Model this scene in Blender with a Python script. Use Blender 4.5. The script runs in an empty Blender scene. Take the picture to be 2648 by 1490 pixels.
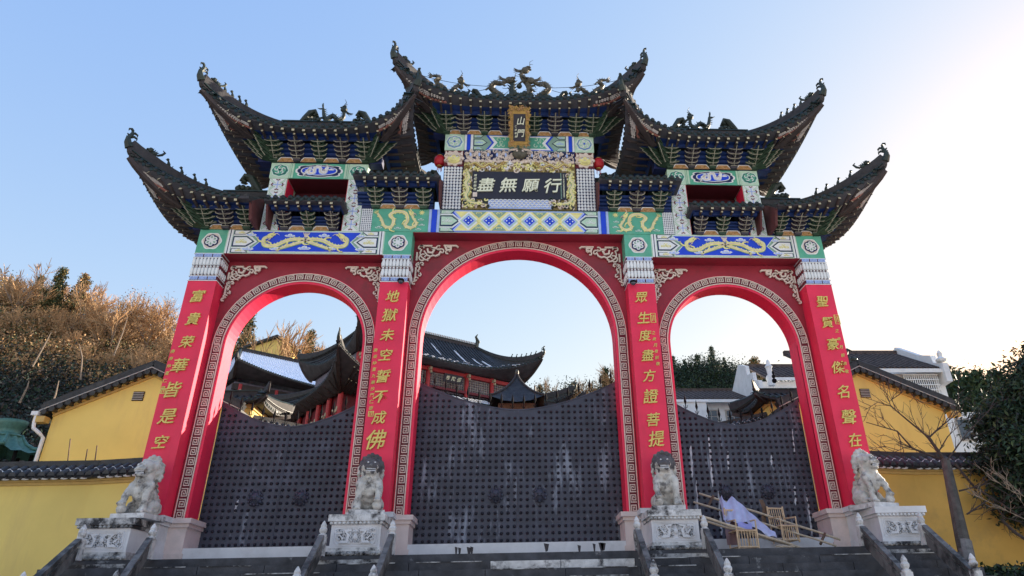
import bpy, math, random
from math import sin, cos, pi, radians, sqrt, atan2, hypot
from mathutils import Vector, Matrix, noise
random.seed(7)
S = bpy.context.scene
# ---------------------------------------------------------------- camera
cam_d = bpy.data.cameras.new('camera'); cam = bpy.data.objects.new('camera', cam_d)
S.collection.objects.link(cam); S.camera = cam
_y, _p, _r = 0.0729544, 0.4918246, -0.0253023
CP = Vector((-0.1534, -16.3405, -1.3132))
fw = Vector((sin(_y)*cos(_p), cos(_y)*cos(_p), sin(_p)))
rt = Vector((cos(_y), -sin(_y), 0)); up = rt.cross(fw)
RR = rt*cos(_r)+up*sin(_r); UU = -rt*sin(_r)+up*cos(_r)
m = Matrix((RR, UU, -fw)).transposed().to_4x4(); m.translation = CP
cam.matrix_world = m
cam_d.sensor_width = 36; cam_d.lens = 1799.96/2648*36
cam_d.shift_x = -119.84/2648; cam_d.shift_y = -95.95/2648
cam_d.clip_start = 0.1; cam_d.clip_end = 2000
# ---------------------------------------------------------------- world, sun, exposure
SUN_AZ, SUN_EL = radians(54), radians(16.5)      # azimuth measured from +Y towards +X
w = bpy.data.worlds.new('World'); S.world = w; w.use_nodes = True
nt = w.node_tree; nt.nodes.clear()
out = nt.nodes.new('ShaderNodeOutputWorld'); bg = nt.nodes.new('ShaderNodeBackground')
sky = nt.nodes.new('ShaderNodeTexSky'); sky.sky_type = 'NISHITA'; sky.sun_disc = False
sky.sun_elevation = SUN_EL; sky.sun_rotation = SUN_AZ
sky.air_density = 1.0; sky.dust_density = 0.5; sky.ozone_density = 1.0
sep = nt.nodes.new('ShaderNodeSeparateColor'); com = nt.nodes.new('ShaderNodeCombineColor')
nt.links.new(sky.outputs[0], sep.inputs[0])
for ch, (ex, mul) in enumerate(((0.803, 1.62), (0.55, 1.86), (0.109, 3.35))):     # soft daylight response of the phone camera
    pw = nt.nodes.new('ShaderNodeMath'); pw.operation = 'POWER'; pw.inputs[1].default_value = ex
    ml = nt.nodes.new('ShaderNodeMath'); ml.operation = 'MULTIPLY'; ml.inputs[1].default_value = mul
    nt.links.new(sep.outputs[ch], pw.inputs[0]); nt.links.new(pw.outputs[0], ml.inputs[0]); nt.links.new(ml.outputs[0], com.inputs[ch])
nt.links.new(com.outputs[0], bg.inputs[0]); bg.inputs[1].default_value = 0.1
nt.links.new(bg.outputs[0], out.inputs[0])
sd = bpy.data.lights.new('sun', 'SUN'); sun = bpy.data.objects.new('sun', sd); S.collection.objects.link(sun)
sd.energy = 5.0; sd.angle = radians(0.6); sd.color = (1.0, 0.86, 0.68)
_sv = Vector((sin(SUN_AZ)*cos(SUN_EL), cos(SUN_AZ)*cos(SUN_EL), sin(SUN_EL)))
sun.rotation_euler = _sv.to_track_quat('Z', 'Y').to_euler(); sun.location = (30, 30, 40)
S.view_settings.view_transform = 'Standard'; S.view_settings.look = 'None'
S.view_settings.exposure = 1.35; S.view_settings.gamma = 1.0
try: S.view_settings.use_curve_mapping = False
except Exception: pass
# ---------------------------------------------------------------- helpers
COL = S.collection
def link(o, parent=None):
    COL.objects.link(o)
    if parent is not None: o.parent = parent
    return o
def thing(name, label, cat, loc=(0,0,0), rz=0, group=None):
    o = bpy.data.objects.new(name, None); o.empty_display_size = .2
    COL.objects.link(o); o.location = loc; o.rotation_euler = (0,0,rz)
    o['label'] = label; o['category'] = cat
    if group: o['group'] = group
    return o
def tag(o, label, cat, group=None):
    o['label'] = label; o['category'] = cat
    if group: o['group'] = group
    return o
def struct(o): o['kind'] = 'structure'; return o
def stuff(o): o['kind'] = 'stuff'; return o
def inst(o, parent=None, loc=(0,0,0), rot=(0,0,0), sc=None):
    c = o.copy(); COL.objects.link(c); c.parent = parent; c.location = loc; c.rotation_euler = rot
    if sc is not None: c.scale = sc if hasattr(sc,'__len__') else (sc,)*3
    return c
def copy_tree(o, parent=None):
    c = o.copy(); COL.objects.link(c); c.parent = parent
    for ch in list(o.children): copy_tree(ch, c)
    return c
class MB:
    def __init__(s): s.v=[]; s.f=[]; s.m=[]
    def add(s, vs, fs, m=0):
        b=len(s.v); s.v.extend([tuple(v) for v in vs])
        for f in fs: s.f.append(tuple(b+i for i in f)); s.m.append(m)
        return s
    def box(s,x0,x1,y0,y1,z0,z1,m=0):
        if x0>x1: x0,x1=x1,x0
        if y0>y1: y0,y1=y1,y0
        if z0>z1: z0,z1=z1,z0
        return s.add([(x0,y0,z0),(x1,y0,z0),(x1,y1,z0),(x0,y1,z0),(x0,y0,z1),(x1,y0,z1),(x1,y1,z1),(x0,y1,z1)],
          [(0,3,2,1),(4,5,6,7),(0,1,5,4),(1,2,6,5),(2,3,7,6),(3,0,4,7)],m)
    def plate(s,pts,yf,th,m=0,side=None):
        n=len(pts)
        a=sum(pts[i][0]*pts[(i+1)%n][1]-pts[(i+1)%n][0]*pts[i][1] for i in range(n))
        if a<0: pts=pts[::-1]
        s.add([(p[0],yf,p[1]) for p in pts]+[(p[0],yf+th,p[1]) for p in pts],
              [tuple(range(n)),tuple(range(2*n-1,n-1,-1))],m)
        b=len(s.v)-2*n
        for i in range(n):
            j=(i+1)%n; s.f.append((b+j,b+i,b+n+i,b+n+j)); s.m.append(m if side is None else side)
        return s
    def plateX(s,pts,x0,x1,m=0):      # pts in (y,z)
        n=len(pts)
        s.add([(x0,p[0],p[1]) for p in pts]+[(x1,p[0],p[1]) for p in pts],
              [tuple(range(n)),tuple(range(2*n-1,n-1,-1))]+[((i+1)%n,i,n+i,n+(i+1)%n) for i in range(n)],m)
        return s
    def ribbon(s,pts,w,yf,th,closed=False,m=0):
        n=len(pts); L=[];R=[]
        for i in range(n):
            if closed: a=pts[i-1]; b=pts[(i+1)%n]
            else: a=pts[max(i-1,0)]; b=pts[min(i+1,n-1)]
            dx,dz=b[0]-a[0],b[1]-a[1]; l=hypot(dx,dz) or 1e-9
            k=1.0
            if (closed or 0<i<n-1):
                c=pts[i]; e=(c[0]-a[0],c[1]-a[1]); le=hypot(*e) or 1e-9
                cs=abs((e[0]*dx+e[1]*dz)/(le*l)); k=1/max(cs,.6)
            ww=(w[i] if hasattr(w,'__len__') else w)*.5*k
            nx,nz=-dz/l*ww,dx/l*ww; c=pts[i]
            L.append((c[0]+nx,c[1]+nz)); R.append((c[0]-nx,c[1]-nz))
        vs=[];
        for i in range(n): vs+= [(L[i][0],yf,L[i][1]),(R[i][0],yf,R[i][1]),(R[i][0],yf+th,R[i][1]),(L[i][0],yf+th,L[i][1])]
        fs=[]
        for i in range(n if closed else n-1):
            a=4*i;b=4*((i+1)%n)
            fs+=[(a,a+1,b+1,b),(a+1,a+2,b+2,b+1),(a+3,a,b,b+3)]
        if not closed: fs+=[(0,3,2,1),(4*n-4,4*n-3,4*n-2,4*n-1)]
        return s.add(vs,fs,m)
    def tube(s,pts,r,n=6,m=0,cap=True,sq=1.0):
        P=[Vector(p) for p in pts]; N=len(P); vs=[]
        ov=(P[-1]-P[0]); ref=Vector((0,0,1)) if abs(ov.z)<.8*ov.length else Vector((0,1,0)); u=None
        for i in range(N):
            t=(P[min(i+1,N-1)]-P[max(i-1,0)])
            if t.length<1e-9: t=Vector((0,0,1))
            t.normalize()
            if u is None:
                rf=ref if abs(t.dot(ref))<.97 else Vector((1,0,0)); u=t.cross(rf).normalized()
            else:
                w_=u-t*u.dot(t); u=w_.normalized() if w_.length>1e-4 else t.orthogonal().normalized()
            v=u.cross(t).normalized()
            rr=r[i] if hasattr(r,'__len__') else r
            for k in range(n):
                a=2*pi*k/n+ (pi/4 if n==4 else 0); q=P[i]+u*cos(a)*rr+v*sin(a)*rr*sq; vs.append(q)
        fs=[]
        for i in range(N-1):
            for k in range(n):
                a=i*n+k;b=i*n+(k+1)%n; fs.append((a,b,b+n,a+n))
        if cap: fs+=[tuple(range(n-1,-1,-1)),tuple(range((N-1)*n,N*n))]
        return s.add(vs,fs,m)
    def bar(s,p,q,w,h,m=0):
        p=Vector(p);q=Vector(q);t=(q-p); 
        if t.length<1e-6: return s
        t.normalize(); rf=Vector((0,0,1)) if abs(t.z)<.95 else Vector((0,1,0))
        u=t.cross(rf).normalized();v=u.cross(t).normalized()
        vs=[]
        for c in (p,q):
            for a,b in ((-1,-1),(1,-1),(1,1),(-1,1)): vs.append(c+u*a*w/2+v*b*h/2)
        return s.add(vs,[(0,1,2,3),(7,6,5,4),(0,4,5,1),(1,5,6,2),(2,6,7,3),(3,7,4,0)],m)
    def ball(s,c,r,nu=8,nv=6,m=0):
        if not hasattr(r,'__len__'): r=(r,r,r)
        vs=[(c[0],c[1],c[2]-r[2])]
        for j in range(1,nv):
            ph=-pi/2+pi*j/nv
            for i in range(nu):
                a=2*pi*i/nu; vs.append((c[0]+r[0]*cos(ph)*cos(a),c[1]+r[1]*cos(ph)*sin(a),c[2]+r[2]*sin(ph)))
        vs.append((c[0],c[1],c[2]+r[2])); fs=[]
        for i in range(nu): fs.append((0,1+(i+1)%nu,1+i))
        for j in range(nv-2):
            for i in range(nu):
                a=1+j*nu+i;b=1+j*nu+(i+1)%nu; fs.append((a,b,b+nu,a+nu))
        t=len(vs)-1;b0=1+(nv-2)*nu
        for i in range(nu): fs.append((b0+i,b0+(i+1)%nu,t))
        return s.add(vs,fs,m)
    def lathe(s,prof,c=(0,0,0),n=12,m=0):
        vs=[];N=len(prof)
        for r,z in prof:
            for k in range(n): a=2*pi*k/n; vs.append((c[0]+r*cos(a),c[1]+r*sin(a),c[2]+z))
        fs=[(i*n+k,i*n+(k+1)%n,(i+1)*n+(k+1)%n,(i+1)*n+k) for i in range(N-1) for k in range(n)]
        fs+=[tuple(range(n-1,-1,-1)),tuple(range((N-1)*n,N*n))]
        return s.add(vs,fs,m)
    def grid(s,rows,m=0,flip=False):
        nr=len(rows);nc=len(rows[0]); vs=[p for r in rows for p in r]; fs=[]
        for i in range(nr-1):
            for j in range(nc-1):
                a=i*nc+j; f=(a,a+1,a+nc+1,a+nc); fs.append(f[::-1] if flip else f)
        return s.add(vs,fs,m)
    def xf(s,fn,start=0):
        s.v=s.v[:start]+[tuple(fn(v)) for v in s.v[start:]]; return s
    def mesh(s,name,mats,smooth=False):
        me=bpy.data.meshes.new(name); me.from_pydata(s.v,[],s.f)
        mats=mats if isinstance(mats,(list,tuple)) else [mats]
        for q in mats: me.materials.append(q)
        if len(mats)>1: me.polygons.foreach_set('material_index',[min(i,len(mats)-1) for i in s.m])
        if smooth: me.polygons.foreach_set('use_smooth',[True]*len(me.polygons))
        me.update(); return me
    def build(s,name,mats,parent=None,smooth=False,loc=None):
        o=bpy.data.objects.new(name,s.mesh(name,mats,smooth)); COL.objects.link(o); o.parent=parent
        if loc is not None: o.location=loc
        return o
def remesh(o, vox=.03, smooth=2, disp=0.0, dscale=4.0):
    """fuse the overlapping shapes of a mesh object into one carved surface"""
    md=o.modifiers.new('r','REMESH'); md.mode='VOXEL'; md.voxel_size=vox
    if smooth: sm=o.modifiers.new('s','SMOOTH'); sm.iterations=smooth; sm.factor=.5
    dg=bpy.context.evaluated_depsgraph_get(); dg.update()
    me=bpy.data.meshes.new_from_object(o.evaluated_get(dg)); o.modifiers.clear()
    if disp:
        for v in me.vertices:
            nrm=v.normal; v.co+=nrm*disp*noise.noise(v.co*dscale)
    mats=list(o.data.materials); o.data=me
    if not me.materials:
        for q in mats: me.materials.append(q)
    me.polygons.foreach_set('use_smooth',[True]*len(me.polygons)); return o
# ---- text -> wobbly brush-like mesh
_tc={}
def char_mesh(ch, mat, th=.03, brush=.010, bold=.012, shear=.18):
    key=(ch,mat.name,th,brush)
    if key in _tc: return _tc[key]
    cu=bpy.data.curves.new('character','FONT'); cu.body=ch; cu.size=1.0; cu.extrude=th/2; cu.offset=bold
    cu.align_x='CENTER'; cu.align_y='CENTER'; cu.shear=shear; cu.resolution_u=3
    o=bpy.data.objects.new('tmp',cu); COL.objects.link(o)
    dg=bpy.context.evaluated_depsgraph_get(); dg.update()
    me=bpy.data.meshes.new_from_object(o.evaluated_get(dg)); COL.objects.unlink(o); bpy.data.objects.remove(o)
    for v in me.vertices:
        x,y,z=v.co
        n1=noise.noise((x*3.1+ord(ch[0])%17,y*3.1,0)); n2=noise.noise((x*2.7,y*2.9,5.+ord(ch[0])%13))
        x+=n1*brush*4; y+=n2*brush*4+x*.06
        v.co=(x,-z,y)
    if me.vertices:
        xs=[v.co.x for v in me.vertices]; zs=[v.co.z for v in me.vertices]
        cx=(min(xs)+max(xs))/2; cz=(min(zs)+max(zs))/2; h=max(max(zs)-min(zs),max(xs)-min(xs),.3)
        for v in me.vertices: v.co=((v.co.x-cx)/h,v.co.y,(v.co.z-cz)/h)

    me.materials.clear(); me.materials.append(mat); me.update(); _tc[key]=me
    return me
def write(ch,x,y,z,size,mat,parent,th=.03,brush=.010,rz=0,bold=.012,name='character'):
    o=bpy.data.objects.new(name,char_mesh(ch,mat,th/max(size,.01),brush,bold)); COL.objects.link(o)
    o.parent=parent; o.location=(x,y,z); o.scale=(size,size,size); o.rotation_euler=(0,0,rz); return o
# ---------------------------------------------------------------- materials
def mat(name,col,rough=.6,var=.15,scale=6,bump=.1,metal=0,dirt=0,dirt_col=(.03,.03,.035),streak=0,dscale=2.5,spec=.4,bscale=None,edge=.52):
    m=bpy.data.materials.new(name); m.use_nodes=True; n=m.node_tree; b=n.nodes['Principled BSDF']
    b.inputs['Roughness'].default_value=rough; b.inputs['Metallic'].default_value=metal
    b.inputs['Specular IOR Level'].default_value=spec
    g=n.nodes.new('ShaderNodeNewGeometry')
    ns=n.nodes.new('ShaderNodeTexNoise'); ns.inputs['Scale'].default_value=scale; ns.inputs['Detail'].default_value=6
    n.links.new(g.outputs['Position'],ns.inputs['Vector'])
    cr=n.nodes.new('ShaderNodeMapRange'); cr.inputs[1].default_value=.3; cr.inputs[2].default_value=.7
    cr.inputs[3].default_value=1-var; cr.inputs[4].default_value=1+var
    n.links.new(ns.outputs['Fac'],cr.inputs[0])
    mu=n.nodes.new('ShaderNodeVectorMath'); mu.operation='SCALE'; mu.inputs[0].default_value=col[:3]
    n.links.new(cr.outputs[0],mu.inputs['Scale']); last=mu.outputs[0]
    if dirt or streak:
        mp=n.nodes.new('ShaderNodeMapping'); mp.inputs['Scale'].default_value=(1,1,.22 if streak else 1)
        n.links.new(g.outputs['Position'],mp.inputs[0])
        n2=n.nodes.new('ShaderNodeTexNoise'); n2.inputs['Scale'].default_value=dscale; n2.inputs['Detail'].default_value=9; n2.inputs['Roughness'].default_value=.68
        n.links.new(mp.outputs[0],n2.inputs['Vector'])
        r=n.nodes.new('ShaderNodeMapRange'); r.inputs[1].default_value=edge; r.inputs[2].default_value=edge+.12; r.inputs[4].default_value=max(dirt,streak)
        n.links.new(n2.outputs['Fac'],r.inputs[0])
        mi=n.nodes.new('ShaderNodeMix'); mi.data_type='RGBA'; mi.inputs[7].default_value=(*dirt_col,1)
        n.links.new(r.outputs[0],mi.inputs[0]); n.links.new(last,mi.inputs[6]); last=mi.outputs[2]
    n.links.new(last,b.inputs['Base Color'])
    if bump:
        bn=n.nodes.new('ShaderNodeTexNoise'); bn.inputs['Scale'].default_value=bscale or scale*5; bn.inputs['Detail'].default_value=5
        n.links.new(g.outputs['Position'],bn.inputs['Vector'])
        bu=n.nodes.new('ShaderNodeBump'); bu.inputs['Strength'].default_value=bump; bu.inputs['Distance'].default_value=.03
        n.links.new(bn.outputs['Fac'],bu.inputs['Height']); n.links.new(bu.outputs[0],b.inputs['Normal'])
    return m
M={}
def dm(k,*a,**q): M[k]=mat(k,*a,**q)
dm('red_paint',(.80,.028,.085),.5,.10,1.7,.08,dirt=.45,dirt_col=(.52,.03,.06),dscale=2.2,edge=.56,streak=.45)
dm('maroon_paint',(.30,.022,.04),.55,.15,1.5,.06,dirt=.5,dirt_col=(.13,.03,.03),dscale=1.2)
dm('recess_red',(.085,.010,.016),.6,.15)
dm('dark_red',(.14,.016,.028),.6,.15)
dm('white_paint',(.78,.80,.80),.6,.07,5,.04,dirt=.25,dirt_col=(.4,.42,.4))
dm('cream',(.70,.59,.50),.6,.12,9,.05)
dm('gold_letter',(.72,.57,.15),.35,.12,8,.04)
dm('pale_letter',(.80,.82,.62),.5,.05)
dm('green_paint',(.10,.40,.27),.55,.14,4,.05,dirt=.3,dirt_col=(.25,.45,.33))
dm('pale_green',(.47,.66,.50),.6,.1,5,.05)
dm('sage',(.24,.38,.30),.6,.12,5,.05)
dm('blue_paint',(.012,.06,.62),.5,.12,4,.04)
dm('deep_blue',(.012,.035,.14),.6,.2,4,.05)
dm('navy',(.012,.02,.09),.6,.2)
dm('light_blue',(.40,.52,.85),.6,.1)
dm('yellow_paint',(.80,.74,.30),.55,.12,9,.06)
dm('gold_paint',(.40,.25,.065),.4,.25,14,.12,metal=.3)
dm('frame_gold',(.22,.17,.06),.6,.3,20,.2)
dm('orange_panel',(.48,.27,.12),.6,.25,25,.2)
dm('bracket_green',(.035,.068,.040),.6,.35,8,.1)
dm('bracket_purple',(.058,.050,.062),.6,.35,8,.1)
dm('bracket_edge',(.36,.34,.26),.55,.3,10,.05)
dm('roof_tile',(.028,.030,.034),.55,.4,7,.25,dirt=.35,dirt_col=(.09,.09,.085),dscale=3)
dm('roof_glaze',(.014,.028,.026),.38,.4,9,.2)
dm('ridge_plaster',(.040,.037,.040),.7,.35,6,.2,dirt=.4,dirt_col=(.055,.052,.05))
dm('soffit_wood',(.070,.068,.076),.7,.3,3,.15)
dm('rafter_wood',(.055,.042,.040),.7,.25,5,.12)
dm('rafter_end',(.5,.46,.32),.6,.2)
dm('scale_red',(.30,.12,.09),.6,.2)
dm('scale_pale',(.52,.48,.44),.6,.2)
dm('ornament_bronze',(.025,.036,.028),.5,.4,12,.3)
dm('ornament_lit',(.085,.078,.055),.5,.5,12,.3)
dm('marble',(.66,.67,.70),.6,.1,3,.12,dirt=.3,dirt_col=(.38,.37,.36),dscale=1.6)
dm('marble_pink',(.68,.56,.53),.6,.12,3,.1,dirt=.3,dirt_col=(.42,.40,.38))
dm('marble_dirty',(.60,.60,.60),.7,.25,6,.3,dirt=.97,dirt_col=(.022,.020,.024),dscale=2.2,edge=.515)
dm('marble_black',(.50,.50,.50),.75,.3,6,.3,dirt=.98,dirt_col=(.02,.02,.024),dscale=2.0,edge=.44)
dm('lion_stone',(.52,.50,.46),.75,.3,6,.4,dirt=.85,dirt_col=(.06,.055,.058),dscale=4.0,edge=.52)
dm('lion_head',(.10,.095,.10),.8,.4,8,.4,dirt=.6,dirt_col=(.35,.34,.33),dscale=5,edge=.6)
dm('step_stone',(.055,.057,.066),.75,.4,4,.3,dirt=.7,dirt_col=(.40,.41,.42),dscale=3.4,edge=.62)
dm('rail_stone',(.16,.16,.16),.75,.3,5,.3,dirt=.93,dirt_col=(.03,.032,.034),dscale=1.8,edge=.46)
dm('door_iron',(.046,.051,.075),.52,.25,2.5,.18,metal=.1,dirt=.42,dirt_col=(.13,.14,.20),dscale=1.5,edge=.55)
dm('door_worn',(.049,.054,.078),.5,.25,3,.2,metal=.1,dirt=.8,dirt_col=(.26,.29,.36),dscale=3.4,edge=.56,streak=.65)
dm('stud_iron',(.018,.018,.028),.45,.2,metal=.2)
dm('white_streak',(.45,.47,.52),.7,.3,12)
dm('board_black',(.022,.02,.032),.4,.1)
dm('yellow_wall',(.82,.63,.19),.8,.10,.6,.10,streak=.35,dirt=.30,dirt_col=(.60,.44,.17),dscale=.9)
dm('yellow_wall_old',(.66,.43,.11),.85,.12,1.1,.06,dirt=.5,dirt_col=(.50,.33,.11),dscale=1.4)
dm('yellow_trim',(.55,.38,.13),.8,.1)
dm('plaster_white',(.74,.77,.80),.8,.08,1.5,.06,dirt=.3,dirt_col=(.5,.52,.54))
dm('plaster_grey',(.40,.38,.36),.85,.15)
dm('snow',(.84,.87,.92),.8,.04,3,.2)
dm('snow_blue',(.62,.70,.86),.8,.05)
dm('window_glass',(.05,.07,.10),.15,.1,spec=.7)
dm('bars_white',(.75,.77,.78),.5,.05)
dm('column_red',(.45,.04,.05),.5,.15)
dm('lattice_grey',(.16,.15,.20),.6,.3)
dm('bamboo',(.55,.40,.26),.5,.2,14,.1)
dm('bamboo_pole',(.48,.40,.30),.5,.2,14,.1)
dm('old_wood',(.12,.075,.05),.7,.3,10,.15)
dm('blue_cloth',(.30,.33,.75),.6,.12,6,.1)
dm('plastic_sheet',(.44,.48,.70),.4,.12,6,.2)
dm('chair_seat_cloth',(.20,.13,.15),.8,.2)
dm('iron_black',(.012,.012,.014),.9,.2,spec=.08)
dm('gable_brick',(.11,.035,.035),.8,.2)
dm('lantern_red',(.42,.012,.02),.45,.1)
dm('pavilion_copper',(.08,.19,.16),.5,.25,7,.15,metal=.2)
dm('bark',(.10,.075,.055),.9,.35,8,.4)
dm('bark_pale',(.26,.20,.15),.9,.3,8,.4)
dm('bark_grey',(.085,.08,.072),.9,.3,8,.4)
dm('twig',(.46,.29,.15),.9,.3,3,.1)
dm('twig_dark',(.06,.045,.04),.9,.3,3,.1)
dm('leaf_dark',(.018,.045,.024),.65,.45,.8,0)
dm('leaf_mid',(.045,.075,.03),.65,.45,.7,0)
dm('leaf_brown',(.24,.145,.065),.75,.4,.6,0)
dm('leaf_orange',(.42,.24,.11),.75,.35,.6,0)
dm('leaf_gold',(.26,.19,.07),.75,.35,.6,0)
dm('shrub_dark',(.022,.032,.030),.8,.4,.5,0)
dm('hill_ground',(.055,.045,.028),.95,.4,.15,.3)
dm('paving',(.62,.61,.59),.85,.12,1.5,.2,dirt=.3,dirt_col=(.42,.41,.40))  # unseen plaza, tone raised to bounce light onto the gate front
dm('earth',(.12,.10,.07),.95,.3,.5,.3)
# ================================================================ setting
def at(u,v,y):
    d=fw*1799.96+RR*(u-1324-119.84)-UU*(v-745+95.95); t=(y-CP.y)/d.y; return CP+d*t
g=MB(); g.add([(-600,-400,-2.95),(600,-400,-2.95),(600,-6,-2.95),(-600,-6,-2.95)],[(0,1,2,3)])
struct(g.build('ground',M['paving']))
RIDGE=[]
for u,v in ((-900,560),(-400,640),(0,735),(200,800),(450,886),(620,915),(850,945),(1100,985),(1400,1035),(1600,1022),(1700,990),(1850,965),(1950,985),(2200,1005),(2500,985),(2700,960),(3100,1060),(3600,1200)):
    q=at(u,v,75); RIDGE.append((q.x,q.z))
def hgt(x,y):
    """height of the terrain behind and beside the gate"""
    def sm(a,c,v): t=min(1,max(0,(v-a)/(c-a))); return t*t*(3-2*t)
    if x<=RIDGE[0][0]: r=RIDGE[0][1]
    elif x>=RIDGE[-1][0]: r=RIDGE[-1][1]
    else:
        for a,c in zip(RIDGE,RIDGE[1:]):
            if a[0]<=x<=c[0]: r=a[1]+(c[1]-a[1])*(x-a[0])/(c[0]-a[0]); break
    base=-2.96+3.0*sm(6,14,y)
    t=min(1,max(0,(y-15)/60)); e=1.0+1.1*sm(-24,-8,x)
    z=base+(r-0)*(t**e)*(1-.12*sm(75,140,y))
    return z+1.3*noise.noise((x*.07,y*.07,0))*sm(20,45,y)
g=MB(); xs=[-600,-300,-160]+[-110+4*i for i in range(56)]+[160,300,600]; ys=[-6,0,4,8,12,16]+[20+4*i for i in range(24)]+[130,170,230,400,900]
g.grid([[(x,y,hgt(x,y)) for x in xs] for y in ys]); o=g.build('hillside',M['hill_ground'],None,True); struct(o)
# stone terrace the gate stands on, and its flight of steps
g=MB(); g.box(-9.05,9.05,-1.08,1.7,-2.96,-.03); g.box(-16,16,1.7,12,-2.96,-.03); terr=struct(g.build('terrace',M['step_stone']))
stairs=bpy.data.objects.new('stairs',None); COL.objects.link(stairs); struct(stairs)
for k in range(1,18):
    y0=-1.08-.31*k; z=-.03-.165*k
    if z<-2.95: break
    x=-9.05; j=0
    if k>4:
        MB().box(-9.05,9.05,y0,y0+.31,z-.165 if k<17 else -2.96,z).build('step',M['step_stone'],stairs); continue
    random.seed(100+k)
    while x<9.04:
        wd=random.uniform(1.1,1.8); x1=min(x+wd,9.05)
        if x1>-11 and x<11: 
            worn=(k==1 and -.95<(x+x1)/2<2.25)
            MB().box(x+.006,x1-.006,y0+random.uniform(0,.008),y0+.315,z-.17,z+random.uniform(-.004,.004)).build('step_slab',M['marble_dirty' if worn else 'step_stone'],stairs)
            if random.random()<.45: MB().box(x+.02+random.random()*.3,x1-.02-random.random()*.3,y0-.006,y0+.02,z-.012,z+.005).build('worn_edge',M['marble_black'],stairs)
        else: MB().box(x,x1,y0,y0+.31,z-.17,z).build('step_slab',M['step_stone'],stairs)
        x=x1
# ================================================================ the gate
gate=thing('ceremonial_gate','tall red three arched temple gate with upturned tiled roofs and painted beams','gate')
PX=[(-7.98,.70),(-3.2,.715),(3.2,.715),(7.98,.70)]
ARCH=[(-5.59,1.977,4.968,3.556,7.63,7.30),(0,2.79,5.20,-2.84,2.84,7.98),(5.59,1.977,4.968,3.556,7.63,7.30)]
def P(name,mb,mats,parent=gate,smooth=False,label=None,kind=None):
    o=mb.build(name,mats,parent,smooth)
    if label: o['label']=label
    if kind: o['kind']=kind
    return o
# --- couplet text
COUP=[('富貴荣華皆是空',[766,825,884,945,1008,1077,1143],-7.98),('地獄未空誓不成佛',[766,815,866,918,973,1026,1080,1137],-3.2),
      ('眾生度盡方證菩提',[769,822,868,919,972,1025,1085,1135],3.2),('聖賢豪傑名聲在',[780,834,890,950,1013,1078,1138],7.98)]
SMALL=[('庚辰仲夏仁德',(908,1003),-7.98,-1),('庚辰仲夏九華沙門仁德',(905,1055),-3.2,-1),('之歲月身前敬',(860,940),3.2,1),('之歲月前啟敬',(855,960),7.98,1)]
def zat(u,v,y):       # height on the front plane seen at this row of the survey
    d=fw*1799.96+RR*(u-1324-119.84)-UU*(v-745+95.95); t=(y-CP.y)/d.y; return CP.z+d.z*t
def prj(x,y,z):
    d=Vector((x,y,z))-CP; zz=d.dot(fw); return 1324+119.84+1799.96*d.dot(RR)/zz
# petal mesh shared
def petal_mesh(up=1):
    b=MB(); pts=[(-.036,0),(-.042,.10),(-.036,.17),(-.018,.205),(0,.213),(.018,.205),(.036,.17),(.042,.10),(.036,0)]
    b.plate([(x,z*up) for x,z in pts],-.035,.035)
    c=[(x*.75,(z*.9+.01)*up) for x,z in pts]; b.plate(c,-.055,.02)
    return b.mesh('petal',M['white_paint'])
pet_u=petal_mesh(1); pet_d=petal_mesh(-1)
def key_pts(s=1.0,flip=1):   # square spiral of the meander band, unit cell
    p=[(-.5,-.42),(-.5,.42),(.32,.42),(.32,-.3),(-.26,-.3),(-.26,.18),(.1,.18),(.1,-.06),(-.06,-.06)]
    return [(x*s*flip,z*s) for x,z in p]
def key_mesh(size,w,col,th=.02,flip=1):
    b=MB(); pts=key_pts(size,flip); b.ribbon(pts,w,0,th); return b.mesh('meander_key',col)
KM={f:key_mesh(.20,.022,M['cream'],.025,f) for f in (1,-1)}
KB={f:key_mesh(.10,.018,M['light_blue'],.02,f) for f in (1,-1)}
def flower(par,x,z,r,y=-.004,q=6):
    b=MB()
    def disc(rr,yy,m,lob=0,n=48,ph=0,th=.012):
        b.plate([(x+rr*(1+lob*cos(q*(2*pi*i/n)+ph))*cos(2*pi*i/n),z+rr*(1+lob*cos(q*(2*pi*i/n)+ph))*sin(2*pi*i/n)) for i in range(n)],yy,th,m)
    disc(r*1.0,y-.006,1,.05); disc(r*.86,y-.014,0,.06); disc(r*.74,y-.022,2,.05,ph=pi)
    for k in range(q):
        a=2*pi*k/q+pi/q*0+pi/2
        cx,cz=x+r*.40*cos(a),z+r*.40*sin(a); pts=[]
        for i in range(14):
            t=2*pi*i/14; px=.27*r*cos(t)*(1-.15*cos(t)); pz=.205*r*sin(t)*(1+.25*cos(t)); 
            pts.append((cx+px*cos(a)-pz*sin(a),cz+px*sin(a)+pz*cos(a)))
        b.plate(pts,y-.034,.014,1)
        b.plate([(cx+(p[0]-cx)*.5,cz+(p[1]-cz)*.5) for p in pts],y-.040,.008,3)
    b.plate([(x+r*.13*cos(2*pi*i/10),z+r*.13*sin(2*pi*i/10)) for i in range(10)],y-.042,.02,1)
    return P('rosette',b,[M['cream'],M['white_paint'],M['navy'],M['sage']],par)
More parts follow.
